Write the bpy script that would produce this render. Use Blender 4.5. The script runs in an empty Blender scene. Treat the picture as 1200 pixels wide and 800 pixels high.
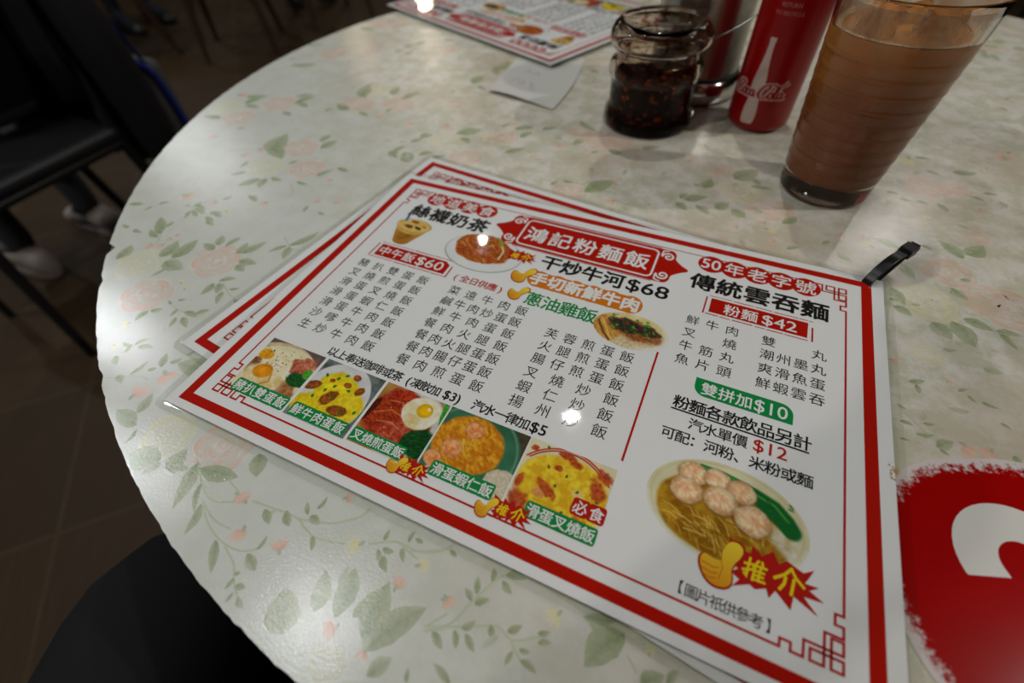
import bpy, bmesh, math, random
import numpy as np
from mathutils import Vector, Matrix

# ------------------------------------------------------------------ camera, world, lights, exposure
SC = bpy.context.scene
COL = SC.collection
S = 1.19e-3            # one design millimetre of the table-top layout, in metres
ZT = 0.75              # height of the table top
PI = math.pi

cam = bpy.data.cameras.new('camera')
cam.sensor_width = 36.0
cam.lens = 36.0 * 545.1 / 1200.0
cam.clip_start = 0.01
cam.dof.use_dof = True
cam.dof.focus_distance = 0.250
cam.dof.aperture_fstop = 4.2
camo = bpy.data.objects.new('camera', cam)
COL.objects.link(camo)
camo.matrix_world = Matrix(((0.90877, -0.29643, 0.29379, 184.14 * S),
                            (0.41561, 0.70667, -0.57257, -230.0 * S),
                            (-0.03789, 0.64243, 0.76540, ZT + 176.0 * S),
                            (0, 0, 0, 1)))
SC.camera = camo

W = bpy.data.worlds.new('room_air')
SC.world = W
W.use_nodes = True
bg = W.node_tree.nodes['Background']
bg.inputs['Color'].default_value = (1.0, 0.94, 0.84, 1)
bg.inputs['Strength'].default_value = 0.045

def lamp(x, y, z, power, radius, color=(1.0, 0.96, 0.90)):
    l = bpy.data.lights.new('ceiling_lamp', 'AREA')
    l.shape = 'DISK'; l.size = radius * 2; l.energy = power; l.color = color
    o = bpy.data.objects.new('ceiling_lamp', l); o.location = (x, y, z); COL.objects.link(o)
    return o
HL = 2.75
lamp(-0.10, 1.02, HL, 7, 0.032)
lamp(-1.25, 2.20, HL, 8, 0.032)
lamp(-1.30, -1.80, HL, 15, 0.05)  # added fill from behind-left, placed where it leaves no glint in view
lamp(1.40, 3.20, HL, 5, 0.04)
lamp(-3.20, 0.45, HL, 13, 0.045, (0.93, 0.98, 1.0))
lamp(-2.20, -0.22, HL, 9, 0.05, (0.93, 0.98, 1.0))
lamp(-0.75, -0.33, HL, 4.2, 0.055, (0.95, 0.98, 1.0))
lamp(-5.2, 5.9, HL, 4, 0.04, (1.0, 0.8, 0.5))
lamp(-4.9, 7.3, HL, 10, 0.08, (1.0, 0.85, 0.6))
lamp(2.2, 0.6, HL, 21, 0.04)
def panel(x, y, z, sx, sy, power, color):
    l = bpy.data.lights.new('ceiling_panel', 'AREA')
    l.shape = 'RECTANGLE'; l.size = sx; l.size_y = sy; l.energy = power; l.color = color
    o = bpy.data.objects.new('ceiling_panel', l); o.location = (x, y, z); COL.objects.link(o)
    return o
panel(-4.6, 2.4, HL, 1.2, 0.6, 12, (0.97, 0.99, 1.0))
panel(-3.2, 4.6, HL, 1.2, 0.6, 6, (1.0, 0.9, 0.75))

SC.view_settings.view_transform = 'Standard'
SC.view_settings.look = 'None'
SC.view_settings.gamma = 1
SC.view_settings.use_curve_mapping = False
SC.view_settings.exposure = 0.2
SC.cycles.use_denoising = True
SC.cycles.max_bounces = 14
SC.cycles.transparent_max_bounces = 24
SC.cycles.transmission_bounces = 12
SC.cycles.sample_clamp_indirect = 3.0

# ------------------------------------------------------------------ helpers
def lin(c):
    c = np.asarray(c, float)
    return np.where(c <= 0.04045, c / 12.92, ((c + 0.055) / 1.055) ** 2.4)
def rgb(r, g, b):
    return tuple(float(v) for v in lin(np.array([r, g, b]) / 255.0))
def P(x, y, h=0.0):
    """design millimetres on the table (x right, y away, h up) -> world metres"""
    return Vector((x * S, y * S, ZT + h * S))

def node_mat(name):
    m = bpy.data.materials.new(name); m.use_nodes = True
    nt = m.node_tree
    return m, nt, nt.nodes['Principled BSDF']
def mat(name, color, rough=0.5, metal=0.0, spec=0.5, bump=0.0, bscale=60.0, vary=0.0, vscale=8.0, coat=0.0, trans=0.0, ior=1.45):
    m, nt, b = node_mat(name)
    b.inputs['Base Color'].default_value = (*color, 1)
    b.inputs['Roughness'].default_value = rough
    b.inputs['Metallic'].default_value = metal
    b.inputs['Specular IOR Level'].default_value = spec
    b.inputs['Coat Weight'].default_value = coat
    b.inputs['Transmission Weight'].default_value = trans
    b.inputs['IOR'].default_value = ior
    tc = nt.nodes.new('ShaderNodeTexCoord')
    if bump:
        n = nt.nodes.new('ShaderNodeTexNoise'); n.inputs['Scale'].default_value = bscale; n.inputs['Detail'].default_value = 5
        nt.links.new(tc.outputs['Object'], n.inputs['Vector'])
        bp = nt.nodes.new('ShaderNodeBump'); bp.inputs['Strength'].default_value = bump; bp.inputs['Distance'].default_value = 0.002
        nt.links.new(n.outputs['Fac'], bp.inputs['Height']); nt.links.new(bp.outputs['Normal'], b.inputs['Normal'])
    if vary:
        n = nt.nodes.new('ShaderNodeTexNoise'); n.inputs['Scale'].default_value = vscale; n.inputs['Detail'].default_value = 6
        nt.links.new(tc.outputs['Object'], n.inputs['Vector'])
        mx = nt.nodes.new('ShaderNodeMix'); mx.data_type = 'RGBA'
        mx.inputs['A'].default_value = (*[max(0, c * (1 - vary)) for c in color], 1)
        mx.inputs['B'].default_value = (*[min(1, c * (1 + vary)) for c in color], 1)
        nt.links.new(n.outputs['Fac'], mx.inputs['Factor']); nt.links.new(mx.outputs['Result'], b.inputs['Base Color'])
    return m

class MB:
    """collects vertices, faces and per-vertex colours, builds ONE mesh object"""
    def __init__(s): s.V = []; s.F = []; s.C = []; s.M = []; s.mi = 0
    def add(s, vs, fs, col=None):
        k = len(s.V); s.V.extend([tuple(v) for v in vs])
        if col is None: s.C.extend([(1, 1, 1, 1)] * len(vs))
        elif isinstance(col, (list, np.ndarray)): s.C.extend([tuple(c) for c in col])
        else: s.C.extend([tuple(col) if len(col) == 4 else (*col, 1)] * len(vs))
        s.F.extend([tuple(i + k for i in f) for f in fs]); s.M.extend([s.mi] * len(fs))
    def box(s, x0, x1, y0, y1, z0, z1):
        v = [(x, y, z) for z in (z0, z1) for y in (y0, y1) for x in (x0, x1)]
        s.add(v, [(0, 2, 3, 1), (4, 5, 7, 6), (0, 1, 5, 4), (2, 6, 7, 3), (0, 4, 6, 2), (1, 3, 7, 5)])
    def lathe(s, prof, seg=64, center=(0, 0, 0), sc=1.0, closed=False):
        n = len(prof); vs = []
        for r, h in prof:
            for k in range(seg):
                a = 2 * PI * k / seg
                vs.append((center[0] + r * sc * math.cos(a), center[1] + r * sc * math.sin(a), center[2] + h * sc))
        fs = []
        for i in range(n if closed else n - 1):
            j = (i + 1) % n
            for k in range(seg):
                l = (k + 1) % seg
                fs.append((i * seg + k, i * seg + l, j * seg + l, j * seg + k))
        s.add(vs, fs)
    def tube(s, pts, rads, seg=12, cap=True, flat=1.0):
        pts = [Vector(p) for p in pts]; n = len(pts)
        if not isinstance(rads, (list, tuple)): rads = [rads] * n
        up = Vector((0, 0, 1)); vs = []; prev = None
        for i, p in enumerate(pts):
            t = (pts[min(i + 1, n - 1)] - pts[max(i - 1, 0)]).normalized()
            a = t.cross(up if abs(t.z) < 0.95 else Vector((0, 1, 0))).normalized() if prev is None else (prev - t * prev.dot(t)).normalized()
            prev = a; b = t.cross(a)
            for k in range(seg):
                g = 2 * PI * k / seg
                vs.append(p + a * math.cos(g) * rads[i] + b * math.sin(g) * rads[i] * flat)
        fs = [(i * seg + k, i * seg + (k + 1) % seg, (i + 1) * seg + (k + 1) % seg, (i + 1) * seg + k) for i in range(n - 1) for k in range(seg)]
        if cap: fs += [tuple(range(seg))[::-1], tuple((n - 1) * seg + k for k in range(seg))]
        s.add(vs, fs)
    def build(s, name, mats, parent=None, smooth=False, colors=False, normals=True):
        me = bpy.data.meshes.new(name)
        me.from_pydata(s.V, [], s.F)
        for m in (mats if isinstance(mats, (list, tuple)) else [mats]): me.materials.append(m)
        if any(s.M): me.polygons.foreach_set('material_index', s.M)
        if colors:
            at = me.color_attributes.new('Col', 'FLOAT_COLOR', 'POINT')
            at.data.foreach_set('color', np.array(s.C, dtype=np.float32).ravel())
        if normals:
            bm = bmesh.new(); bm.from_mesh(me); bmesh.ops.recalc_face_normals(bm, faces=bm.faces); bm.to_mesh(me); bm.free()
        if smooth:
            me.polygons.foreach_set('use_smooth', [True] * len(me.polygons))
            try: me.set_sharp_from_angle(angle=math.radians(smooth if smooth is not True else 50))
            except Exception: pass
        me.update()
        o = bpy.data.objects.new(name, me); COL.objects.link(o)
        if parent is not None: o.parent = parent
        return o

def tag(o, label, cat, group=None, kind=None):
    if label: o['label'] = label
    if cat: o['category'] = cat
    if group: o['group'] = group
    if kind: o['kind'] = kind
    return o
def thing(name, loc, label, cat, group=None, rz=0.0):
    o = bpy.data.objects.new(name, None); COL.objects.link(o)
    o.empty_display_size = 0.02
    o.location = loc; o.rotation_euler = (0, 0, rz)
    return tag(o, label, cat, group)
def dup(root, loc, rz=0.0, label=None, group=None, rot=None):
    r = root.copy(); COL.objects.link(r); r.location = loc; r.rotation_euler = rot or (0, 0, rz)
    if label: r['label'] = label
    if group: r['group'] = group
    for ch in list(root.children):
        c = ch.copy(); COL.objects.link(c); c.parent = r
        for g in list(ch.children):
            d = g.copy(); COL.objects.link(d); d.parent = c
    return r
def catmull(pts, n=8):
    pts = [np.array(p, float) for p in pts]; out = []
    for i in range(len(pts) - 1):
        p0 = pts[max(i - 1, 0)]; p1 = pts[i]; p2 = pts[i + 1]; p3 = pts[min(i + 2, len(pts) - 1)]
        for k in range(n):
            t = k / n
            out.append(0.5 * ((2 * p1) + (-p0 + p2) * t + (2 * p0 - 5 * p1 + 4 * p2 - p3) * t * t + (-p0 + 3 * p1 - 3 * p2 + p3) * t ** 3))
    out.append(pts[-1]); return out
def bevel(o, w, seg=2):
    m = o.modifiers.new('bevel', 'BEVEL'); m.width = w; m.segments = seg; m.limit_method = 'ANGLE'; m.angle_limit = math.radians(40)
    return o

# colour-attribute materials
def attr_mat(name, rough, spec):
    m, nt, b = node_mat(name)
    a = nt.nodes.new('ShaderNodeVertexColor'); a.layer_name = 'Col'
    nt.links.new(a.outputs['Color'], b.inputs['Base Color'])
    b.inputs['Roughness'].default_value = rough; b.inputs['Specular IOR Level'].default_value = spec
    return m
M_INK = attr_mat('printing_ink', 0.6, 0.05)

# ------------------------------------------------------------------ the room: floor
def floor_mat():
    m, nt, b = node_mat('brown_floor_tile')
    tc = nt.nodes.new('ShaderNodeTexCoord')
    mp = nt.nodes.new('ShaderNodeMapping'); mp.inputs['Rotation'].default_value = (0, 0, math.radians(43))
    mp0 = nt.nodes.new('ShaderNodeMapping'); mp0.inputs['Location'].default_value = (0.803, 0.395, 0)
    nt.links.new(tc.outputs['Object'], mp0.inputs['Vector']); nt.links.new(mp0.outputs['Vector'], mp.inputs['Vector'])
    br = nt.nodes.new('ShaderNodeTexBrick'); br.offset = 0.0
    br.inputs['Scale'].default_value = 1.0; br.inputs['Brick Width'].default_value = 0.41; br.inputs['Row Height'].default_value = 0.41
    br.inputs['Mortar Size'].default_value = 0.006; br.inputs['Mortar Smooth'].default_value = 0.3
    br.inputs['Color1'].default_value = (*rgb(62, 47, 30), 1); br.inputs['Color2'].default_value = (*rgb(54, 41, 26), 1)
    br.inputs['Mortar'].default_value = (*rgb(68, 55, 39), 1)
    nt.links.new(mp.outputs['Vector'], br.inputs['Vector'])
    sc = nt.nodes.new('ShaderNodeMapping'); sc.inputs['Scale'].default_value = (3, 60, 1)
    nt.links.new(mp.outputs['Vector'], sc.inputs['Vector'])
    n = nt.nodes.new('ShaderNodeTexNoise'); n.inputs['Scale'].default_value = 3.0; n.inputs['Detail'].default_value = 6
    nt.links.new(sc.outputs['Vector'], n.inputs['Vector'])
    rp = nt.nodes.new('ShaderNodeMapRange'); rp.inputs['To Min'].default_value = 0.65; rp.inputs['To Max'].default_value = 1.3
    nt.links.new(n.outputs['Fac'], rp.inputs['Value'])
    mx = nt.nodes.new('ShaderNodeMix'); mx.data_type = 'RGBA'; mx.blend_type = 'MULTIPLY'; mx.inputs['Factor'].default_value = 1
    nt.links.new(br.outputs['Color'], mx.inputs['A']); nt.links.new(rp.outputs['Result'], mx.inputs['B'])
    nt.links.new(mx.outputs['Result'], b.inputs['Base Color'])
    b.inputs['Roughness'].default_value = 0.6; b.inputs['Specular IOR Level'].default_value = 0.15
    bp = nt.nodes.new('ShaderNodeBump'); bp.inputs['Strength'].default_value = 0.4; bp.inputs['Distance'].default_value = 0.002; bp.invert = True
    nt.links.new(br.outputs['Fac'], bp.inputs['Height']); nt.links.new(bp.outputs['Normal'], b.inputs['Normal'])
    return m
mb = MB(); mb.box(-9, 7, -4, 10, -0.05, 0.0)
fl = mb.build('floor', floor_mat()); fl['kind'] = 'structure'

M_WALL = mat('dim_plaster', rgb(150, 138, 120), 0.8, bump=.1, bscale=30)
for nm, bx_ in (('wall_back', (-9.1, 7.1, 10.0, 10.1, 0, 2.85)), ('wall_front', (-9.1, 7.1, -4.1, -4.0, 0, 2.85)), ('wall_left', (-9.1, -9.0, -4.0, 10.0, 0, 2.85)), ('wall_right', (7.0, 7.1, -4.0, 10.0, 0, 2.85)), ('ceiling', (-9.1, 7.1, -4.1, 10.1, 2.85, 2.95))):
    mb = MB(); mb.box(*bx_); o = mb.build(nm, M_WALL); o['kind'] = 'structure'
# ------------------------------------------------------------------ the round table with its printed laminate
TC = (153.6, 176.5); TR = 428.5
LEAVES=[[-109.4,-120.6,-113.1,-104.2,0.6],[-101.6,-118.6,-101.6,-98.5,0.5],[-103.4,-122.5,-86.4,-122.9,0.6],[-96.8,-127.1,-99.1,-135.5,0.3],[-66.8,-100.2,-68.7,-88.8,0.5],[-65.7,-98.7,-58.0,-83.4,0.4],[-60.9,-104.3,-48.3,-102.3,0.5],[-59.1,-107.7,-50.5,-110.3,0.7],[-84.0,-98.3,-90.1,-89.2,0.6],[-79.4,-97.6,-76.6,-86.2,0.4],[-83.2,-102.5,-94.8,-100.4,0.5],[-56.2,-123.5,-50.9,-130.7,0.6],[-59.1,-124.7,-58.7,-134.9,0.5],[-58.2,-122.4,-49.6,-116.9,0.4],[-42.3,-81.6,-33.5,-63.2,0.3],[-40.9,-82.2,-36.0,-93.2,0.5],[-42.9,-81.9,-50.3,-91.4,0.3],[-133.5,-132.5,-137.4,-118.6,0.6],[-133.2,-141.9,-135.1,-129.9,0.5],[-104.8,-163.8,-105.7,-151.4,0.5],[-113.0,-158.1,-115.8,-148.8,0.4],[-75.7,-155.3,-75.8,-163.8,0.5],[-74.6,-154.8,-69.3,-150.9,0.6],[-128.5,-106.9,-140.2,-103.1,0.4],[-129.4,-103.7,-141.6,-98.8,0.4],[-131.4,-99.6,-145.9,-90.3,0.4],[-132.7,-97.7,-133.4,-90.5,0.4],[-132.0,-79.6,-129.2,-86.3,0.4],[-131.2,-76.7,-122.3,-81.0,0.4],[-134.4,-74.0,-133.3,-66.7,0.4],[-133.7,-71.0,-123.8,-72.5,0.4],[-121.8,-59.5,-118.8,-52.7,0.4],[-162.7,-83.7,-163.9,-89.5,0.4],[-160.7,-80.1,-155.7,-75.4,0.4],[-67.7,-146.7,-72.3,-145.0,0.4],[-67.2,-142.9,-63.3,-140.4,0.4],[-61.5,-147.7,-60.4,-154.1,0.4],[-56.1,-148.0,-46.2,-148.2,0.4],[-49.2,-146.9,-44.1,-141.4,0.4],[-53.8,-151.4,-45.1,-156.0,0.4],[-57.1,-152.7,-54.3,-159.8,0.4],[-48.8,-128.0,-44.1,-137.0,0.4],[-46.7,-125.3,-41.7,-122.3,0.4],[-37.8,-130.8,-29.6,-131.0,0.4],[-62.5,-175.1,-60.3,-181.0,0.4],[-60.8,-175.2,-57.9,-169.3,0.4],[-57.9,-175.5,-49.5,-172.7,0.4],[-62.2,-176.6,-68.5,-176.1,0.4],[-116.8,-78.9,-107.4,-80.3,0.4],[-118.0,-74.2,-108.7,-71.8,0.4],[-108.6,-48.8,-97.0,-52.6,0.4],[-181.1,-88.1,-170.8,-84.1,0.4],[-151.0,-107.4,-142.5,-107.7,0.4],[-155.9,-106.9,-163.3,-106.1,0.4],[-35.2,-179.9,-40.3,-172.6,0.5],[-39.9,-184.0,-36.6,-181.2,0.6],[-46.0,-189.3,-44.7,-179.6,0.3],[-51.3,-192.3,-44.8,-194.3,0.6],[-63.6,-183.9,-57.4,-187.9,0.5],[-11.7,-173.4,-30.0,-174.8,0.6],[-22.5,-202.6,-25.8,-192.1,0.5],[-18.4,-206.9,-33.3,-205.4,0.5],[-17.5,-207.0,-26.6,-209.2,0.5],[-15.5,-208.5,-14.1,-215.8,0.3],[7.2,-214.1,-7.8,-218.0,0.7],[8.4,-215.2,5.5,-222.6,0.5],[12.6,-216.4,13.6,-206.5,0.8],[13.8,-216.4,21.7,-212.4,0.4],[44.0,-195.5,50.5,-203.9,0.7],[23.1,-208.8,29.9,-227.6,0.3],[25.9,-210.6,43.6,-206.9,0.4],[31.6,-215.1,39.1,-224.9,0.2],[-33.5,-176.3,-29.7,-171.8,0.5],[-29.4,-169.5,-27.8,-164.4,0.4],[38.4,-221.0,42.1,-232.5,0.3],[54.6,-228.8,62.3,-238.1,0.3],[71.6,-225.3,71.5,-219.9,0.3],[69.3,-227.6,76.5,-230.9,0.5],[71.3,-235.7,70.9,-240.0,0.4],[73.5,-237.6,77.3,-236.5,0.6],[74.5,-239.2,74.3,-242.9,0.4],[77.0,-239.7,81.0,-241.6,0.5],[70.1,-234.6,72.3,-233.6,0.7],[63.3,-212.5,69.2,-216.2,0.5],[71.6,-209.3,76.8,-213.8,0.5],[80.4,-207.4,77.0,-203.5,0.4],[82.2,-204.2,82.7,-198.4,0.3],[81.5,-207.4,86.9,-208.4,0.6],[87.3,-212.9,90.5,-217.3,0.4],[112.8,-203.4,112.5,-199.0,0.4],[113.9,-205.8,118.6,-205.1,0.5],[112.5,-206.7,114.8,-210.3,0.5],[120.5,-202.7,123.7,-206.9,0.4],[115.4,-208.0,120.1,-211.9,0.5],[123.0,-198.0,126.7,-198.2,0.5],[121.5,-200.4,121.7,-195.8,0.4],[99.1,-241.8,90.0,-230.2,0.8],[101.5,-247.7,90.1,-245.8,0.6],[104.7,-232.2,99.5,-219.8,0.5],[112.0,-230.9,108.9,-215.2,0.5],[117.4,-228.4,120.0,-218.0,0.4],[126.5,-233.0,122.6,-214.0,0.5],[126.7,-234.6,138.7,-215.5,0.4],[131.3,-239.6,135.9,-232.2,0.6],[156.4,-230.7,148.7,-228.0,0.3],[143.6,-235.9,142.0,-232.1,0.4],[143.8,-220.9,149.2,-223.4,0.4],[152.2,-205.2,149.9,-199.8,0.4],[155.2,-199.5,154.0,-195.1,0.5],[151.6,-207.8,147.6,-204.9,0.5],[152.8,-208.0,156.9,-204.7,0.5],[158.4,-197.7,163.1,-200.3,0.5],[160.6,-211.2,162.6,-215.3,0.5],[166.3,-210.8,170.0,-207.0,0.5],[152.3,-216.1,155.4,-212.1,0.5],[144.7,-220.5,149.3,-223.8,0.4],[150.3,-217.3,153.3,-221.9,0.4],[154.0,-216.7,159.2,-220.3,0.4],[176.5,-209.7,180.5,-207.9,0.5],[170.1,-214.7,169.4,-219.3,0.4],[171.7,-213.6,175.3,-212.7,0.5],[173.1,-216.0,179.2,-217.2,0.4],[175.4,-207.1,179.0,-205.1,0.5],[201.0,-195.5,192.0,-209.4,0.6],[197.3,-193.6,187.2,-196.7,0.4],[208.8,-206.6,215.0,-201.3,0.7],[216.1,-203.3,218.6,-198.3,0.5],[158.7,-195.5,166.0,-193.9,0.4],[136.7,-196.4,140.2,-197.4,0.5],[160.0,-192.5,163.2,-193.5,0.5],[-225.9,64.6,-218.4,86.5,0.4],[-223.2,63.2,-206.6,62.2,0.4],[-223.8,33.9,-242.1,31.6,0.4],[-180.9,80.5,-172.7,100.0,0.4],[-180.5,83.0,-163.5,77.5,0.4],[-131.0,112.2,-142.7,138.1,0.5],[-125.7,86.4,-143.2,93.8,0.5],[-136.4,3.7,-146.8,33.1,0.6],[-143.0,8.3,-121.3,-1.0,0.5],[-103.8,22.9,-99.8,38.9,0.6],[-110.7,31.2,-110.7,44.4,0.5],[-134.0,-25.5,-142.1,-33.3,0.4],[-144.3,-13.1,-143.4,-22.6,0.4],[-116.6,-28.3,-125.5,-42.2,0.5],[-113.6,-27.1,-108.6,-38.7,0.6],[-110.1,-24.3,-99.5,-24.8,0.5],[-112.0,-4.2,-108.3,2.2,0.5],[-79.7,-11.1,-73.5,0.6,0.4],[-88.1,-21.9,-77.8,-22.4,0.3],[-46.3,44.2,-42.7,49.1,0.5],[-44.5,41.4,-44.5,32.8,0.6],[-36.2,37.7,-25.5,30.0,0.6],[-38.2,65.3,-38.0,74.8,0.5],[-114.1,86.2,-101.9,81.9,0.4],[-179.7,62.8,-166.4,58.8,0.4],[-92.8,120.8,-87.9,141.8,0.4],[-131.2,-76.7,-132.7,-82.5,0.4],[-131.9,-74.3,-120.1,-77.6,0.4],[-113.4,-80.1,-103.6,-83.7,0.4],[-138.0,-72.6,-141.2,-75.2,0.4],[-113.2,-74.9,-105.8,-74.5,0.4],[-59.8,-43.5,-57.5,-50.4,0.4],[-48.0,-46.7,-42.4,-47.1,0.4],[-72.4,4.2,-61.1,2.2,0.4],[-193.4,24.0,-189.3,29.6,0.4],[-143.0,75.9,-141.3,85.4,0.4],[-90.8,94.5,-90.3,103.5,0.4],[107.2,38.9,121.4,59.8,0.5],[178.8,72.0,181.4,85.6,0.6],[171.4,74.6,178.4,74.5,0.4],[167.2,54.1,170.4,61.9,0.7],[169.9,53.8,183.1,62.9,0.5],[165.4,49.5,173.5,42.6,0.6],[177.3,50.3,187.1,43.0,0.5],[190.4,50.4,196.9,60.5,0.7],[198.9,53.7,208.2,47.7,0.8],[196.0,89.7,209.6,108.0,0.6],[206.6,85.4,221.0,86.8,0.3],[206.9,95.3,211.9,86.0,0.5],[107.8,94.8,116.9,96.5,0.5],[77.5,100.7,83.2,106.4,0.6],[228.9,50.0,236.6,60.1,0.5],[94.7,89.9,99.5,95.1,0.5],[233.1,25.5,239.5,30.2,0.5],[88.9,47.3,96.6,47.4,0.5],[127.9,109.0,140.2,117.0,0.4],[82.6,39.2,86.1,46.3,0.4],[310.9,145.8,319.4,142.6,0.5],[326.5,149.1,340.8,153.3,0.5],[285.9,108.9,293.8,108.5,0.5],[293.1,103.6,300.3,103.0,0.5],[302.4,103.8,309.4,102.1,0.6],[313.8,106.0,318.9,97.1,0.5],[291.0,48.6,276.9,54.2,0.4],[285.7,34.0,291.7,43.4,0.5],[321.3,51.8,310.9,64.9,0.5],[322.7,55.9,332.4,68.8,0.6],[290.3,35.8,296.3,24.0,0.5],[312.1,23.3,319.1,16.3,0.5],[317.2,31.8,322.6,33.9,0.6],[284.7,12.1,290.4,0.1,0.5],[301.8,56.6,307.2,54.2,0.5],[333.6,121.6,340.2,118.5,0.4],[340.4,127.7,348.5,128.5,0.4],[305.5,162.6,314.6,163.3,0.4],[346.2,161.8,348.2,161.3,0.7],[259.3,30.4,266.9,26.4,0.5],[255.1,41.7,251.3,36.4,0.5],[300.9,-7.6,308.7,-16.6,0.8],[309.6,-3.2,317.7,-18.0,0.6],[314.9,0.7,327.0,-3.4,0.5],[284.8,-2.2,293.1,-6.6,0.6],[283.4,2.7,289.2,3.2,0.5],[329.3,-0.8,335.0,-12.5,0.3],[327.5,-3.1,338.2,-1.9,0.4],[288.7,-51.5,295.2,-48.1,0.4],[291.4,-51.7,292.4,-56.7,0.5],[296.4,-82.9,302.5,-77.4,0.6],[297.2,-83.1,300.5,-85.0,0.5],[289.4,-79.1,296.2,-76.7,0.3],[307.3,-49.0,311.1,-46.1,0.4],[315.4,-51.4,321.8,-52.4,0.3],[283.5,-66.3,286.9,-67.4,0.4],[283.9,-74.9,288.9,-75.2,0.4],[283.4,-84.0,287.5,-83.4,0.4],[292.4,-72.4,296.7,-71.2,0.4],[310.6,-49.6,313.6,-52.8,0.4],[320.6,-60.3,324.2,-62.3,0.4],[322.8,-75.3,324.8,-78.7,0.8],[311.0,19.6,318.8,17.3,0.4],[-164.7,217.7,-162.2,228.3,0.6],[-150.2,216.0,-147.6,226.5,0.6],[-157.4,239.9,-151.5,258.9,0.4],[-164.7,234.2,-154.2,247.7,0.4],[-44.2,203.7,-38.9,234.0,0.5],[-44.9,214.6,-33.7,196.3,0.4],[-45.9,171.3,-46.4,192.0,0.6],[-110.9,116.9,-107.9,122.7,0.4],[-105.4,125.9,-110.5,144.0,0.5],[-94.8,127.2,-83.5,138.4,0.5],[-15.1,81.3,1.8,95.1,0.6],[-7.7,76.5,3.5,69.8,0.5],[-41.0,170.4,-28.2,162.5,0.4],[26.0,103.9,39.8,112.8,0.5],[36.5,92.8,41.8,105.9,0.5],[34.6,67.5,45.7,80.1,0.4],[14.8,103.7,19.8,113.4,0.4],[-36.6,65.9,-32.2,75.0,0.6],[-42.4,56.4,-34.9,66.5,0.4],[-47.6,40.3,-42.8,50.9,0.4],[-49.2,39.7,-38.1,31.9,0.5],[-38.0,40.4,-24.8,31.9,0.6],[-25.4,41.7,-17.1,49.9,0.5],[77.1,97.0,84.0,106.6,0.5],[46.8,111.5,58.2,119.5,0.4],[70.4,135.7,88.9,123.0,0.3],[105.4,97.2,116.5,98.0,0.4],[45.1,239.1,55.8,231.9,0.5],[-133.7,268.1,-118.3,269.4,0.4],[-13.0,43.0,-4.7,47.7,0.5],[-250.1,152.2,-223.4,165.9,0.3],[-272.3,204.5,-258.8,214.4,0.3],[-236.0,76.5,-216.8,85.1,0.4],[-190.4,92.4,-175.8,101.4,0.4],[-141.2,125.3,-139.8,142.2,0.4],[-140.4,121.6,-125.2,111.4,0.4],[-199.9,181.0,-194.4,185.3,0.4],[-249.2,270.9,-225.7,268.8,0.4],[-263.8,164.9,-258.3,169.3,0.4]]
ROSES=[[-116.0,-129.7,14.1,1],[-88.1,-146.9,14.4,0],[-73.8,-109.5,15.2,0],[0.2,-204.6,11.4,1],[26.9,-199.1,13.1,0],[117.9,-242.3,15.7,2],[-119.3,17.1,13.9,0],[-93.5,-5.4,13.1,0],[-124.2,-13.8,14.1,1],[-194.2,75.8,16.1,0],[-208.8,41.4,14.7,0],[-235.3,52.0,14.2,1],[-125.1,97.9,15.6,0],[-90.6,112.3,14.5,0],[-126.1,128.5,14.2,1],[221.7,63.9,14.2,0],[200.4,76.2,13.5,1],[94.1,112.1,14.5,0],[96.1,36.0,10.0,0],[190.0,97.6,8.5,0],[110.6,112.9,9.5,0],[309.1,122.6,12.8,0],[312.6,36.4,12.6,0],[326.7,21.7,11.0,0],[298.5,13.1,10.4,1],[330.6,75.6,6.1,0],[326.1,126.8,8.0,0],[335.3,16.9,16.5,0],[300.6,6.2,13.6,1],[297.6,-30.5,7.3,1],[24.0,88.2,11.7,0],[10.4,50.1,12.8,0],[-92.4,111.7,13.5,0],[76.4,118.5,10.0,0],[100.1,109.0,9.6,0],[-17.1,69.4,13.5,1],[-114.4,243.7,11.5,0],[-221.4,297.7,21.1,0],[-30.4,208.3,6.2,0],[-226.8,192.4,15.2,0],[-238.2,293.4,14.9,0]]
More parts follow.
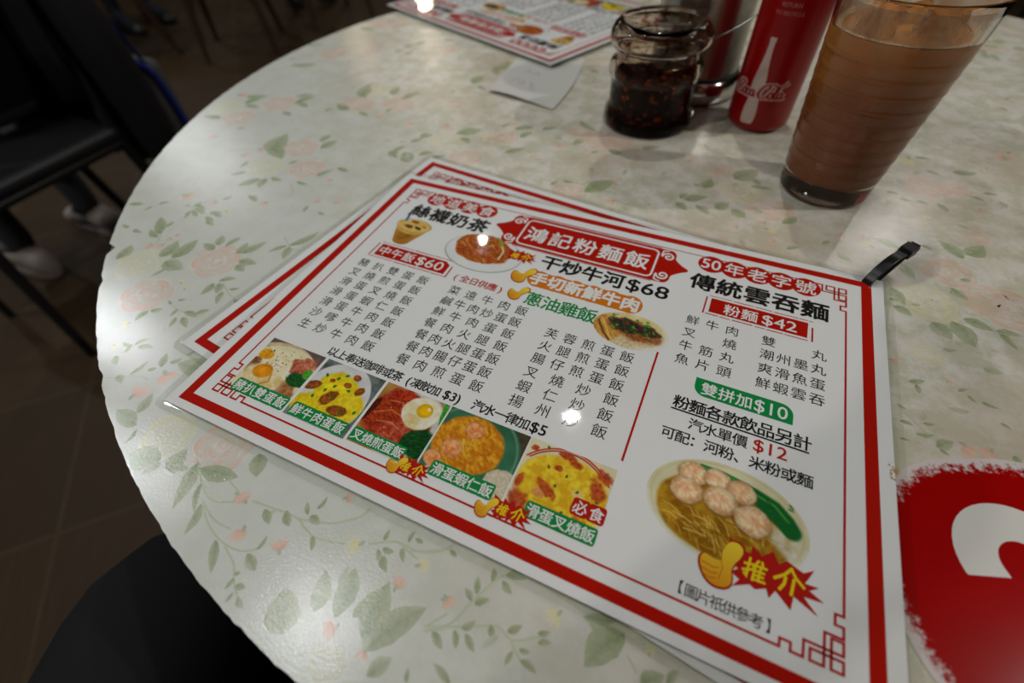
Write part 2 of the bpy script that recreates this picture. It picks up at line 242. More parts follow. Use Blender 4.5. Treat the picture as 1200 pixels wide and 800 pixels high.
STEMS=[[-122.4,-112.5,-129.4,-103.7,-134.8,-96.1,-133.4,-90.5],[-129.9,-81.4,-131.9,-74.3,-131.2,-65.9],[-67.0,-147.3,-59.0,-148.4,-47.5,-147.0,-44.1,-141.4],[-54.4,-122.7,-44.0,-127.9,-36.6,-130.3],[-51.6,-75.1,-39.6,-82.7,-31.2,-82.7],[-62.4,-181.9,-60.7,-175.9,-56.8,-168.9],[-163.3,-86.6,-159.5,-81.0,-154.3,-74.9],[-55.6,-195.5,-45.4,-189.8,-44.7,-179.6],[-45.4,-189.8,-38.9,-187.7,-34.3,-187.8],[24.3,-209.3,32.0,-215.0,41.6,-218.3,50.6,-214.9],[41.8,-209.7,48.8,-211.4],[39.6,-221.4,48.7,-226.2,58.4,-228.5,67.1,-227.7,72.3,-223.7,71.5,-219.9],[59.8,-229.2,67.5,-232.4,72.4,-236.9,79.9,-241.5],[56.6,-211.9,65.9,-210.9,76.9,-210.0,83.2,-211.9,89.5,-212.8,100.4,-210.3],[38.1,-220.1,48.3,-223.6,56.9,-223.6],[78.0,-210.0,90.7,-206.2,99.2,-200.1,101.2,-195.3],[108.4,-206.7,117.4,-201.8,123.1,-202.9,127.7,-203.8],[117.4,-201.8,128.8,-200.8,137.3,-195.2],[141.0,-220.7,143.5,-217.4,146.0,-214.1],[141.5,-221.6,147.0,-218.8],[140.7,-220.5,148.1,-216.5,151.6,-208.2,156.4,-198.2,159.4,-195.2],[141.4,-221.7,147.2,-218.0,154.8,-214.3,162.5,-210.8,168.9,-212.1,176.8,-207.5],[168.1,-212.1,170.9,-214.6,174.2,-216.5],[203.3,-201.0,207.1,-204.2],[123.8,-202.6,133.6,-197.8,137.3,-193.9],[-138.3,-74.1,-123.6,-76.3,-108.5,-75.6],[-182.1,84.8,-164.2,95.8,-156.1,113.2,-141.6,123.2],[-91.5,-24.7,-80.4,-35.0,-80.9,-40.8],[-171.8,-6.0,-163.5,-2.9,-159.5,2.2],[283.5,-66.3,289.8,-73.5,297.4,-80.8],[289.5,-78.5,296.0,-77.9,298.8,-82.4]]
BUDS=[[-124.4,-115.6,4.0,0],[-119.5,-112.5,3.4,0],[-118.9,-105.9,2.9,0],[-117.5,-100.1,2.6,0],[-148.3,-65.5,4.4,0],[-123.8,-65.2,2.8,0],[-90.8,-52.9,3.3,0],[-78.3,-130.6,2.6,1],[-71.4,-133.5,2.4,1],[-156.4,-112.0,3.2,1],[-78.5,-167.5,2.8,1],[-32.3,-194.0,5.4,0],[-26.8,-183.7,6.1,0],[52.0,-212.4,3.5,0],[-68.9,-180.1,2.2,1],[61.6,-224.1,3.9,0],[78.1,-220.2,3.8,0],[103.9,-209.2,3.8,1],[130.6,-204.7,3.1,1],[144.7,-210.9,2.9,0],[51.2,-213.3,3.7,0],[91.4,-195.6,2.7,0],[144.8,-211.4,3.0,0],[178.5,-200.6,3.4,1],[204.4,-194.0,2.2,1],[209.5,-196.5,2.2,1],[130.9,-204.6,2.9,1],[-153.4,-6.2,4.5,0],[-146.7,5.1,5.3,0],[-148.3,-65.5,6.3,0],[-125.1,-64.9,3.3,0],[-91.2,-52.5,3.6,0],[-57.2,-35.7,3.0,0],[-43.9,-31.9,3.3,0],[-203.1,6.6,4.5,0],[-155.1,-52.1,2.9,1],[-109.8,-67.0,3.3,1],[-67.0,-12.3,3.2,0],[-241.3,78.6,7.2,0],[126.3,96.8,3.7,0],[123.7,62.1,3.2,0],[152.4,97.0,3.5,1],[203.6,37.7,3.0,0],[224.7,30.6,3.1,0],[307.2,87.2,3.0,1],[271.0,54.8,2.8,0],[336.5,106.1,2.9,0],[300.4,155.2,7.5,1],[307.7,-79.7,4.5,0],[314.1,-78.0,3.5,0],[304.8,-44.0,2.1,0],[284.3,-41.3,2.7,0],[-26.2,88.8,6.3,0],[-91.3,85.7,4.5,0],[-59.4,82.8,5.4,0],[-55.3,124.8,3.7,0],[70.7,91.2,4.8,0],[-110.4,162.3,5.1,0]]
def laminate_mat():
    m, nt, b = node_mat('floral_laminate')
    tc = nt.nodes.new('ShaderNodeTexCoord')
    def noise(scale, det=6, rough=0.6, vec=None):
        n = nt.nodes.new('ShaderNodeTexNoise'); n.inputs['Scale'].default_value = scale; n.inputs['Detail'].default_value = det
        n.inputs['Roughness'].default_value = rough
        nt.links.new(vec or tc.outputs['Object'], n.inputs['Vector']); return n
    def mix(f, a, bb, mode='MIX'):
        x = nt.nodes.new('ShaderNodeMix'); x.data_type = 'RGBA'; x.blend_type = mode
        for s, v in ((x.inputs['Factor'], f), (x.inputs['A'], a), (x.inputs['B'], bb)):
            if isinstance(v, (int, float)): s.default_value = v
            elif isinstance(v, tuple): s.default_value = (*v, 1)
            else: nt.links.new(v, s)
        return x.outputs['Result']
    def ramp(v, a, bb, lo=0.0, hi=1.0):
        r = nt.nodes.new('ShaderNodeMapRange'); r.inputs['From Min'].default_value = a; r.inputs['From Max'].default_value = bb
        r.inputs['To Min'].default_value = lo; r.inputs['To Max'].default_value = hi
        nt.links.new(v, r.inputs['Value']); return r.outputs['Result']
    # worn, mottled ground: a clean pale zone on the left, blotchy greenish and tan on the right
    sep = nt.nodes.new('ShaderNodeSeparateXYZ'); nt.links.new(tc.outputs['Object'], sep.inputs[0])
    sm = nt.nodes.new('ShaderNodeMath'); sm.operation = 'ADD'; nt.links.new(sep.outputs['X'], sm.inputs[0]); nt.links.new(sep.outputs['Y'], sm.inputs[1])
    wx = ramp(sm.outputs[0], -0.54, -0.28)
    n1 = noise(55, 8, 0.68); n2 = noise(90, 6, 0.7); n3 = noise(9, 4, 0.5)
    pale = mix(ramp(n1.outputs['Fac'], 0.35, 0.65), rgb(216, 220, 214), rgb(208, 212, 202))
    worn = mix(ramp(n1.outputs['Fac'], 0.42, 0.58), rgb(228, 225, 214), rgb(205, 203, 182))
    worn = mix(ramp(n3.outputs['Fac'], 0.52, 0.68, 0, 0.55), worn, rgb(200, 180, 158))
    worn = mix(ramp(n2.outputs['Fac'], 0.55, 0.75, 0, 0.5), worn, rgb(172, 170, 134))
    ground = mix(wx, pale, worn)
    vc = nt.nodes.new('ShaderNodeVertexColor'); vc.layer_name = 'Col'
    g = noise(420, 4, 0.7)
    grain = ramp(g.outputs['Fac'], 0.3, 0.7, 0.72, 1.12)
    mu = nt.nodes.new('ShaderNodeMath'); mu.operation = 'MULTIPLY'; mu.use_clamp = True
    nt.links.new(vc.outputs['Alpha'], mu.inputs[0]); nt.links.new(grain, mu.inputs[1])
    c = mix(mu.outputs[0], ground, vc.outputs['Color'])
    sp = noise(260, 2, 0.5)
    c = mix(ramp(sp.outputs['Fac'], 0.75, 0.8, 0, 0.5), c, rgb(120, 105, 80))
    nt.links.new(c, b.inputs['Base Color'])
    rr = noise(14, 5, 0.6)
    nt.links.new(ramp(rr.outputs['Fac'], 0.3, 0.7, 0.11, 0.22), b.inputs['Roughness'])
    b.inputs['Specular IOR Level'].default_value = 0.5
    bn = noise(800, 3, 0.65)
    bp = nt.nodes.new('ShaderNodeBump'); bp.inputs['Strength'].default_value = 0.17; bp.inputs['Distance'].default_value = 0.0005
    nt.links.new(bn.outputs['Fac'], bp.inputs['Height']); nt.links.new(bp.outputs['Normal'], b.inputs['Normal'])
    return m

table = thing('dining_table', (TC[0] * S, TC[1] * S, 0), 'round dining table with a worn floral cream laminate top', 'table')
rnd = random.Random(4)
mb = MB()
seg = 900; zt = ZT
jit = [0.25 * math.sin(k * 0.9) * rnd.random() + rnd.uniform(-0.25, 0.15) for k in range(seg)]
for k in range(0, seg):                       # chipped rim
    if rnd.random() < 0.05: jit[k] -= rnd.uniform(0.1, 0.55)
def rim(px, py, w, d):
    a = math.atan2(py - TC[1], px - TC[0]); k0 = int(round(a / (2 * PI) * seg))
    for j in range(-w, w + 1): jit[(k0 + j) % seg] -= d * (1 - abs(j) / (w + 1))
rim(-148, -129, 1, 4.0); rim(-124, -150, 1, 1.6); rim(-57, -195, 1, 1.2)
top = [((TR + jit[k]) * S * math.cos(2 * PI * k / seg), (TR + jit[k]) * S * math.sin(2 * PI * k / seg), zt) for k in range(seg)]
low = [(x, y, zt - 0.0012) for x, y, z in top]
mb.add(top + low, [tuple(range(seg)), tuple(range(2 * seg - 1, seg - 1, -1))] + [(k, (k + 1) % seg, seg + (k + 1) % seg, seg + k) for k in range(seg)], (1, 1, 1, 0))
LZ = [0.000004]; LK = [0]
def lift(z):
    LK[0] = (LK[0] + 1) % 150; LZ[0] = z + LK[0] * 1.25e-7
def tab(x, y):
    return ((x - TC[0]) * S, (y - TC[1]) * S, zt + LZ[0])
def inside(x, y): return math.hypot(x - TC[0], y - TC[1]) < TR - 1.5
GREEN = [(170, 184, 134), (162, 178, 124), (182, 192, 150), (174, 184, 140)]
def leaf(x0, y0, x1, y1, w, al=0.85):
    if not (inside(x0, y0) and inside(x1, y1)): return
    lift(6.2e-5)
    L = math.hypot(x1 - x0, y1 - y0)
    if L < 0.8: return
    dx, dy = (x1 - x0) / L, (y1 - y0) / L; nx, ny = -dy, dx
    bend = rnd.uniform(-0.1, 0.1) * L; c = rgb(*GREEN[rnd.randrange(4)]); d = rgb(112, 132, 78)
    n = 9; vs = []; cs = []; peak = rnd.uniform(0.36, 0.5); sd = rnd.choice((0, 2))
    for i in range(n):
        t = i / (n - 1)
        hw = w * L * 0.5 * (math.sin(PI * t ** (math.log(0.5) / math.log(peak)))) ** 0.85 * (1 + 0.05 * math.sin(i * 2.6))
        bx = x0 + dx * L * t + nx * bend * math.sin(PI * t); by = y0 + dy * L * t + ny * bend * math.sin(PI * t)
        for j, o in enumerate((-1, -0.06, 0.06, 1)):
            vs.append(tab(bx + nx * hw * o, by + ny * hw * o))
            vein = j in (1, 2)
            f = (0.75 if vein else 0.15) * (1 - 0.6 * t) + (0.22 if (j // 2 * 2) == sd else 0)
            cs.append((*[c[q] * (1 - f) + d[q] * f for q in range(3)], al * (0.98 if vein else 0.9) * (1.0 - 0.2 * t)))
    fs = [(i * 4 + j, i * 4 + j + 1, i * 4 + 5 + j, i * 4 + 4 + j) for i in range(n - 1) for j in range(3)]
    mb.add(vs, fs, cs)
    if L > 9:                                    # side veins of the large leaves
        for s in (-1, 1):
            for t in (0.25, 0.42, 0.58):
                stroke([(x0 + dx * L * t, y0 + dy * L * t), (x0 + dx * L * (t + .12) + nx * s * w * L * .22, y0 + dy * L * (t + .12) + ny * s * w * L * .22)], 0.35, rgb(146, 163, 116), 0.55, True)
def stroke(pts, wid, c, al, taper=False):
    lift(4.2e-5)
    n = len(pts); vs = []; cs = []
    for i, (x, y) in enumerate(pts):
        xa, ya = pts[max(i - 1, 0)]; xb, yb = pts[min(i + 1, n - 1)]
        L = math.hypot(xb - xa, yb - ya) or 1; nx, ny = -(yb - ya) / L, (xb - xa) / L
        h = wid * 0.5 * ((1 - i / (n - 1) * 0.8) if taper else 1)
        vs += [tab(x + nx * h, y + ny * h), tab(x - nx * h, y - ny * h)]; cs += [(*c, al)] * 2
    mb.add(vs, [(2 * i, 2 * i + 1, 2 * i + 3, 2 * i + 2) for i in range(n - 1)], cs)
def petal(cx, cy, r, a0, a1, thick, c, al, inner=0.0):
    """a curved brush mark: strong along its outer rim, fading inwards"""
    lift(2.2e-5)
    n = 10; vs = []; cs = []
    for i in range(n):
        t = i / (n - 1); a = a0 + (a1 - a0) * t; wob = 1 + 0.05 * math.sin(5 * t + a0 * 3)
        e = math.sin(PI * t) ** 0.6
        for q, (rr, f) in enumerate(((r * wob + 0.25, 0.0), (r * wob, 1.0), (r * wob - thick * e * 0.45, 0.42), (r * wob - thick * e, inner))):
            vs.append(tab(cx + rr * math.cos(a), cy + rr * 0.88 * math.sin(a))); cs.append((*c, al * f * (0.25 + 0.75 * e)))
    mb.add(vs, [(i * 4 + j, i * 4 + j + 1, i * 4 + 5 + j, i * 4 + 4 + j) for i in range(n - 1) for j in range(3)], cs)
def soft_disc(cx, cy, r, c, al):
    lift(3e-6)
    n = 28; vs = [tab(cx, cy)]; cs = [(*c, al)]
    for f, a_ in ((0.6, 0.9), (0.85, 0.6), (1.0, 0.0)):
        for k in range(n):
            a = 2 * PI * k / n; rr = r * f * (1 + 0.07 * math.sin(5 * a + cx) + 0.05 * math.sin(9 * a + cy))
            vs.append(tab(cx + rr * math.cos(a), cy + rr * math.sin(a))); cs.append((*c, al * a_))
    fs = [(0, 1 + k, 1 + (k + 1) % n) for k in range(n)]
    for q in range(2): fs += [(1 + q * n + k, 1 + (q + 1) * n + k, 1 + (q + 1) * n + (k + 1) % n, 1 + q * n + (k + 1) % n) for k in range(n)]
    mb.add(vs, fs, cs)
def rose(cx, cy, r, kind):
    if not math.hypot(cx - TC[0], cy - TC[1]) < TR - r * 0.8: r = max(3.0, TR - 2 - math.hypot(cx - TC[0], cy - TC[1]))
    c = [rgb(238, 178, 150), rgb(230, 224, 160), rgb(226, 217, 160)][kind]
    base = [rgb(240, 222, 206), rgb(236, 234, 210), rgb(234, 233, 216)][kind]
    st = [0.8, 0.75, 0.55][kind]
    soft_disc(cx, cy, r * 1.05, base, 0.7)
    ph = rnd.uniform(0, 6.28)
    for q_, n_, pr in ((.52, 6, .52), (.36, 5, .44)):
        for k in range(n_):
            a = ph + 2 * PI * k / n_ + q_ * 5; ox, oy = q_ * r * math.cos(a), q_ * r * .88 * math.sin(a)
            petal(cx + ox, cy + oy, r * pr * rnd.uniform(.85, 1.1), a - 1.25, a + 1.25, r * .42, c, st * rnd.uniform(.55, .95), 0.05)
    for ring, (rr, n, th) in enumerate(((0.66, 5, 0.3), (0.45, 4, 0.24), (0.3, 4, 0.17), (0.16, 3, 0.1))):
        for k in range(n):
            a = ph + 2 * PI * k / n + ring * 0.6 + rnd.uniform(-0.15, 0.15); w = PI / n * rnd.uniform(0.85, 1.15)
            ox, oy = rnd.uniform(-.06, .06) * r, rnd.uniform(-.06, .06) * r
            petal(cx + ox, cy + oy, r * rr * rnd.uniform(0.92, 1.06), a - w, a + w, r * th * rnd.uniform(.7, 1.1), c, st * rnd.uniform(0.45, 1.0))
    for k in range(7):                             # loose brush strokes
        a = rnd.uniform(0, 6.28); q = rnd.uniform(0.2, 0.85) * r
        stroke([(cx + q * math.cos(a), cy + q * .88 * math.sin(a)), (cx + q * 1.05 * math.cos(a + .25), cy + q * .95 * math.sin(a + .25)), (cx + q * 1.2 * math.cos(a + .45), cy + q * math.sin(a + .45))], r * .06, c, st * .6, True)
def bud(cx, cy, r, kind):
    if not inside(cx + r, cy + r) or not inside(cx - r, cy - r): return
    c = [rgb(238, 160, 128), rgb(230, 220, 140)][kind]; pale = [rgb(240, 208, 186), rgb(234, 230, 190)][kind]
    ph = rnd.uniform(0, 6.28); bx, by = cx - r * .55 * math.cos(ph), cy - r * .55 * math.sin(ph)
    for k, da in enumerate((-.75, .75, -.38, .38, 0)):
        a = ph + da + rnd.uniform(-.1, .1); L = r * rnd.uniform(1.15, 1.6); w = r * .30
        lift(2.2e-5); n = 7; vs = []; cs = []
        for i in range(n):
            t = i / (n - 1); hw = w * math.sin(PI * min(1, t ** .7 * .96 + .02)); sx_ = bx + L * t * math.cos(a) ; sy_ = by + L * t * math.sin(a)
            cc = (1 - t) ** .7
            for o in (-1, 0, 1):
                vs.append(tab(sx_ - math.sin(a) * hw * o, sy_ + math.cos(a) * hw * o))
                f = min(1, cc * .8 + (.35 if o == (1 if k % 2 else -1) else 0)); cs.append((*[pale[q] * (1 - f) + c[q] * f for q in range(3)], .75 * (1 - .5 * t)))
        mb.add(vs, [(i * 3 + j, i * 3 + j + 1, i * 3 + 4 + j, i * 3 + 3 + j) for i in range(n - 1) for j in range(2)], cs)
    leaf(bx - r * .5 * math.cos(ph), by - r * .5 * math.sin(ph), bx + r * .35 * math.cos(ph + .5), by + r * .35 * math.sin(ph + .5), .5, .6)
for x, y, r, k in ROSES: rose(x, y, r, k)
for st in STEMS:
    pts = [(st[i], st[i + 1]) for i in range(0, len(st), 2)]
    pts = [tuple(p) for p in catmull(pts, 6)]
    pts = [p for p in pts if inside(*p)]
    if len(pts) > 2: stroke(pts, 0.75, rgb(188, 200, 166), 0.8)
for l in LEAVES: leaf(*l)
for b_ in BUDS: bud(*b_)
# the faded all-over sprigs of the worn side
for i in range(430):
    x = rnd.uniform(-60, 470); y = rnd.uniform(-240, 560)
    if not inside(x, y) or (x < 60 and y < 40): continue
    a = rnd.uniform(0, 6.28); L = rnd.uniform(4, 9)
    if rnd.random() < 0.7: leaf(x, y, x + L * math.cos(a), y + L * math.sin(a), rnd.uniform(.35, .6), rnd.uniform(.3, .6))
    else: bud(x, y, rnd.uniform(2.5, 5), rnd.choice((0, 0, 1)))
for i in range(26):                                 # rose clusters on the far half, past the glassware
    x = rnd.uniform(-150, 520); y = rnd.uniform(300, 590)
    if not inside(x, y): continue
    rose(x, y, rnd.uniform(11, 18), rnd.choice((0, 0, 1)))
    for j in range(5):
        a = rnd.uniform(0, 6.28); q = 17
        leaf(x + q * math.cos(a), y + q * math.sin(a), x + (q + 13) * math.cos(a + .3), y + (q + 13) * math.sin(a + .3), .5, .7)
for i in range(90):                                 # crumbs ground into the surface and scratches
    x = rnd.uniform(-220, 420); y = rnd.uniform(-250, 300)
    if inside(x, y):
        if i % 3: soft_disc(x, y, rnd.uniform(.25, .6), rgb(96, 82, 60), 0.9)
        else:
            a = rnd.uniform(0, 6.28); L = rnd.uniform(4, 22)
            stroke([(x, y), (x + L * .5 * math.cos(a) + .6, y + L * .5 * math.sin(a)), (x + L * math.cos(a), y + L * math.sin(a))], 0.22, rgb(150, 138, 116), 0.5)
ttop = mb.build('table_top', laminate_mat(), table, colors=True, normals=False)

M_BROWN = mat('dark_brown_edge', rgb(62, 32, 24), 0.4)
M_IRON = mat('black_cast_iron', (0.012, 0.012, 0.012), 0.45, 0.6)
mb = MB(); R0 = (TR + 0.5) * S
mb.lathe([(0, ZT - .0205), (R0 - .002, ZT - .0205), (R0, ZT - .0185), (R0, ZT - .0032), (R0 - .0012, ZT - .0016), (0, ZT - .0016)], 180)
mb.build('edge_board', M_BROWN, table, smooth=40)
mb = MB(); mb.lathe([(.001, ZT - .0215), (.13, ZT - .0215), (.13, ZT - .035), (.045, ZT - .045), (.038, ZT - .08), (.038, .06), (.055, .045), (.055, .03), (.001, .03)], 40)
mb.build('pedestal', M_IRON, table, smooth=40)
for k in range(4):
    a = PI / 4 + k * PI / 2; mb = MB()
    pts = catmull([(.04 * math.cos(a), .04 * math.sin(a), .05), (.16 * math.cos(a), .16 * math.sin(a), .045), (.27 * math.cos(a), .27 * math.sin(a), .022)], 6)
    mb.tube(pts, [.028 - .001 * i for i in range(len(pts))], 12, flat=.7)
    mb.build('foot', M_IRON, table, smooth=50)
# ------------------------------------------------------------------ the laminated menu (design millimetres, y down, origin = inner frame corner)
RED = rgb(184, 20, 2); INK = rgb(28, 28, 26); WHITE = rgb(236, 236, 236); GRN = rgb(16, 140, 70); ORG = rgb(214, 122, 22); YEL = rgb(240, 214, 30); CRIM = rgb(186, 30, 22)
_fc = bpy.data.curves.new('lettering', 'FONT'); _fo = bpy.data.objects.new('lettering', _fc); COL.objects.link(_fo)
_fc.resolution_u = 3
_gl = {}
def glyph(ch, off):
    k = (ch, off)
    if k not in _gl:
        _fc.body = ch; _fc.offset = off
        dg = bpy.context.evaluated_depsgraph_get()
        me = bpy.data.meshes.new_from_object(_fo.evaluated_get(dg))
        _gl[k] = ([(v.co.x, v.co.y) for v in me.vertices], [tuple(p.vertices) for p in me.polygons])
        bpy.data.meshes.remove(me)
    return _gl[k]
class Art(MB):
    k = 0
    def add(s, vs, fs, col=None):
        s.k = (s.k + 1) % 40; e = s.k * 1.8e-7      # successive inks lie a hair above one another
        MB.add(s, [(v[0], v[1], v[2] + e) for v in vs], fs, col)
    def pt(s, x, y, z): return (x * S, -y * S, z * 1e-5 * 1.19)
    def poly(s, pts, col, z):
        s.add([s.pt(x, y, z) for x, y in pts], [tuple(range(len(pts)))], col)
    def rect(s, x0, y0, x1, y1, col, z): s.poly([(x0, y0), (x1, y0), (x1, y1), (x0, y1)], col, z)
    def ribbon(s, pts, w, col, z, closed=False):
        n = len(pts); vs = []
        for i in range(n):
            p = np.array(pts[i], float)
            a = np.array(pts[(i - 1) % n] if (closed or i) else pts[i], float); b = np.array(pts[(i + 1) % n] if (closed or i < n - 1) else pts[i], float)
            d1 = p - a; d2 = b - p
            l1, l2 = np.hypot(*d1), np.hypot(*d2)
            d1 = d1 / l1 if l1 else d2 / l2; d2 = d2 / l2 if l2 else d1
            n1 = np.array([-d1[1], d1[0]]); n2 = np.array([-d2[1], d2[0]]); m = n1 + n2
            m = m / max(np.dot(m, m) / 2, 0.3)
            e = np.zeros(2)
            if not closed and i == 0: e = -d2 * w / 2
            if not closed and i == n - 1: e = d1 * w / 2
            vs += [tuple(p + m * w / 2 + e), tuple(p - m * w / 2 + e)]
        r = n if closed else n - 1
        s.add([s.pt(x, y, z) for x, y in vs], [(2 * i, 2 * i + 1, (2 * i + 3) % (2 * n), (2 * i + 2) % (2 * n)) for i in range(r)], col)
    def disc(s, cx, cy, rx, col, z, ry=None, n=40):
        ry = ry or rx; s.poly([(cx + rx * math.cos(2 * PI * k / n), cy + ry * math.sin(2 * PI * k / n)) for k in range(n)], col, z)
    def heavy(s, v, f, put, col, off):
        """a heavier weight: the outline laid down again, nudged round a small circle"""
        n_ = 0 if off < 0.004 else (4 if off < 0.04 else 10)
        for k in range(n_ + 1):
            ex, ey = (0, 0) if k == n_ else (off * math.cos(2 * PI * (k + .5) / n_), off * math.sin(2 * PI * (k + .5) / n_))
            s.add([put(x + ex, y + ey) for x, y in v], f, col)
    def put(s, ch, cx, cy, size, col, z, off=0.0, sx=1.0, slant=0.0):
        v, f = glyph(ch, 0)
        if not v: return
        if ord(ch) > 0x2000: ox, oy = 0.5, 0.38
        else: ox, oy = (min(p[0] for p in v) + max(p[0] for p in v)) / 2, 0.36
        s.heavy(v, f, lambda x, y: s.pt(cx + ((x - ox) * sx + (y - oy) * slant) * size, cy - (y - oy) * size, z), col, off)
    def line(s, text, x0, x1, y, size, col, z, off=0.0, sx=1.0, slant=0.0):
        n = len(text)
        for i, ch in enumerate(text):
            if ch != ' ': s.put(ch, x0 + (x1 - x0) * i / max(n - 1, 1), y, size, col, z, off, sx, slant)
    def fit(s, text, x0, x1, y, size, col, z, off=0.0, slant=0.0):
        """latin text with its natural advances, stretched between x0 and x1"""
        v, f = glyph(text, 0); a = min(p[0] for p in v); b = max(p[0] for p in v); k = (x1 - x0) / (b - a)
        s.heavy(v, f, lambda xx, yy: s.pt(x0 + (xx - a) * k + (yy - .36) * slant * size, y - (yy - 0.36) * size, z), col, off)
    def done(s, name, parent): 
        return s.build(name, M_INK, parent, colors=True, normals=False)

# -- painted food photographs: a colour grid per picture
def vnoise(x, y, sc, seed, octv=4):
    out = np.zeros_like(x); amp = 1.0; tot = 0
    for o in range(octv):
        r = np.random.RandomState(seed * 31 + o); T = r.rand(64, 64)
        u = x / sc * (2 ** o) + 7.3; v = y / sc * (2 ** o) + 3.1
        i = np.floor(u).astype(int); j = np.floor(v).astype(int); fu = u - i; fv = v - j
        fu = fu * fu * (3 - 2 * fu); fv = fv * fv * (3 - 2 * fv)
        g = lambda a, b: T[a % 64, b % 64]
        out += amp * ((g(i, j) * (1 - fu) + g(i + 1, j) * fu) * (1 - fv) + (g(i, j + 1) * (1 - fu) + g(i + 1, j + 1) * fu) * fv)
        tot += amp; amp *= 0.55
    return out / tot
def sstep(a, b, v):
    t = np.clip((v - a) / (b - a), 0, 1); return t * t * (3 - 2 * t)
class Pic:
    def __init__(s, x0, y0, x1, y1, res=4.0, bgc=(230, 230, 230)):
        s.nx = int((x1 - x0) * res) + 1; s.ny = int((y1 - y0) * res) + 1
        s.X, s.Y = np.meshgrid(np.linspace(x0, x1, s.nx), np.linspace(y0, y1, s.ny))
        s.I = np.ones((s.ny, s.nx, 3)) * np.array(bgc, float); s.A = np.ones((s.ny, s.nx)); s.k = 1; s.b = (x0, y0, x1, y1)
    def uv(s, u, v): return s.b[0] + u * (s.b[2] - s.b[0]), s.b[1] + v * (s.b[3] - s.b[1])
    def dist(s, cx, cy, rx, ry, ang=0.0):
        c, q = math.cos(math.radians(ang)), math.sin(math.radians(ang))
        dx, dy = s.X - cx, s.Y - cy
        return np.hypot((dx * c + dy * q) / rx, (-dx * q + dy * c) / ry)
    def mixin(s, m, c):
        s.I = s.I * (1 - m[..., None]) + c * m[..., None]
    def tex(s, c1, c2, sc, contrast=1.6, ax=1.0, ay=1.0, ang=0.0):
        s.k += 1
        c, q = math.cos(math.radians(ang)), math.sin(math.radians(ang))
        n = vnoise((s.X * c + s.Y * q) * ax, (-s.X * q + s.Y * c) * ay, sc, s.k)
        n = np.clip((n - 0.5) * contrast * 1.6 + 0.5, 0, 1)[..., None]
        return np.array(c1, float) * (1 - n) + np.array(c2, float) * n
    def blob(s, cx, cy, rx, ry, ang, c1, c2=None, sc=2.0, rough=0.15, soft=0.12, al=1.0, dome=0.0, contrast=1.6, ax=1, ay=1, ta=0):
        d = s.dist(cx, cy, rx, ry, ang); s.k += 1
        d = d + (vnoise(s.X, s.Y, min(rx, ry) * 0.8, s.k + 90) - 0.5) * 2 * rough
        m = (1 - sstep(1 - soft, 1 + soft, d)) * al
        c = s.tex(c1, c2 if c2 else c1, sc, contrast, ax, ay, ta)
        if dome: c = c * (1 + dome * (0.5 - np.clip(d, 0, 1) ** 2))[..., None]
        s.mixin(m, c)
    def stroke(s, pts, w, c1, al=1.0, soft=0.5):
        d = np.full(s.X.shape, 1e9)
        for (ax, ay), (bx, by) in zip(pts[:-1], pts[1:]):
            L2 = (bx - ax) ** 2 + (by - ay) ** 2 or 1e-9
            t = np.clip(((s.X - ax) * (bx - ax) + (s.Y - ay) * (by - ay)) / L2, 0, 1)
            d = np.minimum(d, np.hypot(s.X - ax - t * (bx - ax), s.Y - ay - t * (by - ay)))
        s.mixin((1 - sstep(w * (1 - soft), w * (1 + soft) + 1e-6, d)) * al, np.array(c1, float) * np.ones(3))
    def flecks(s, n, box, r, cols, seed, al=0.9):
        r_ = random.Random(seed)
        for i in range(n):
            x, y = r_.uniform(box[0], box[2]), r_.uniform(box[1], box[3])
            s.blob(x, y, r * r_.uniform(.5, 1.3), r * r_.uniform(.4, 1), r_.uniform(0, 180), cols[i % len(cols)], None, rough=.3, soft=.3, al=al)
    def mask(s, d): s.A = d
    def fade(s, m, c=(236, 236, 236)): s.mixin(m, np.array(c, float))
    def done(s, name, parent, z=6):
        zz = z * 1e-5 * 1.19
        V = np.stack([s.X * S, -s.Y * S, np.full(s.X.shape, zz)], -1).reshape(-1, 3)
        C = np.concatenate([lin(np.clip(s.I, 0, 255) / 255.0), np.ones((s.ny, s.nx, 1))], -1).reshape(-1, 4)
        idx = np.arange(s.ny * s.nx).reshape(s.ny, s.nx)
        q = np.stack([idx[:-1, :-1], idx[1:, :-1], idx[1:, 1:], idx[:-1, 1:]], -1).reshape(-1, 4)
        keep = (s.A[:-1, :-1] > .5).reshape(-1)
        q = q[keep]; used = np.unique(q); rm = np.full(len(V), -1); rm[used] = np.arange(len(used))
        me = bpy.data.meshes.new(name); me.from_pydata(V[used].tolist(), [], rm[q].tolist()); me.materials.append(M_INK)
        at = me.color_attributes.new('Col', 'FLOAT_COLOR', 'POINT'); at.data.foreach_set('color', C[used].astype(np.float32).ravel())
        o = bpy.data.objects.new(name, me); COL.objects.link(o); o.parent = parent
        return o

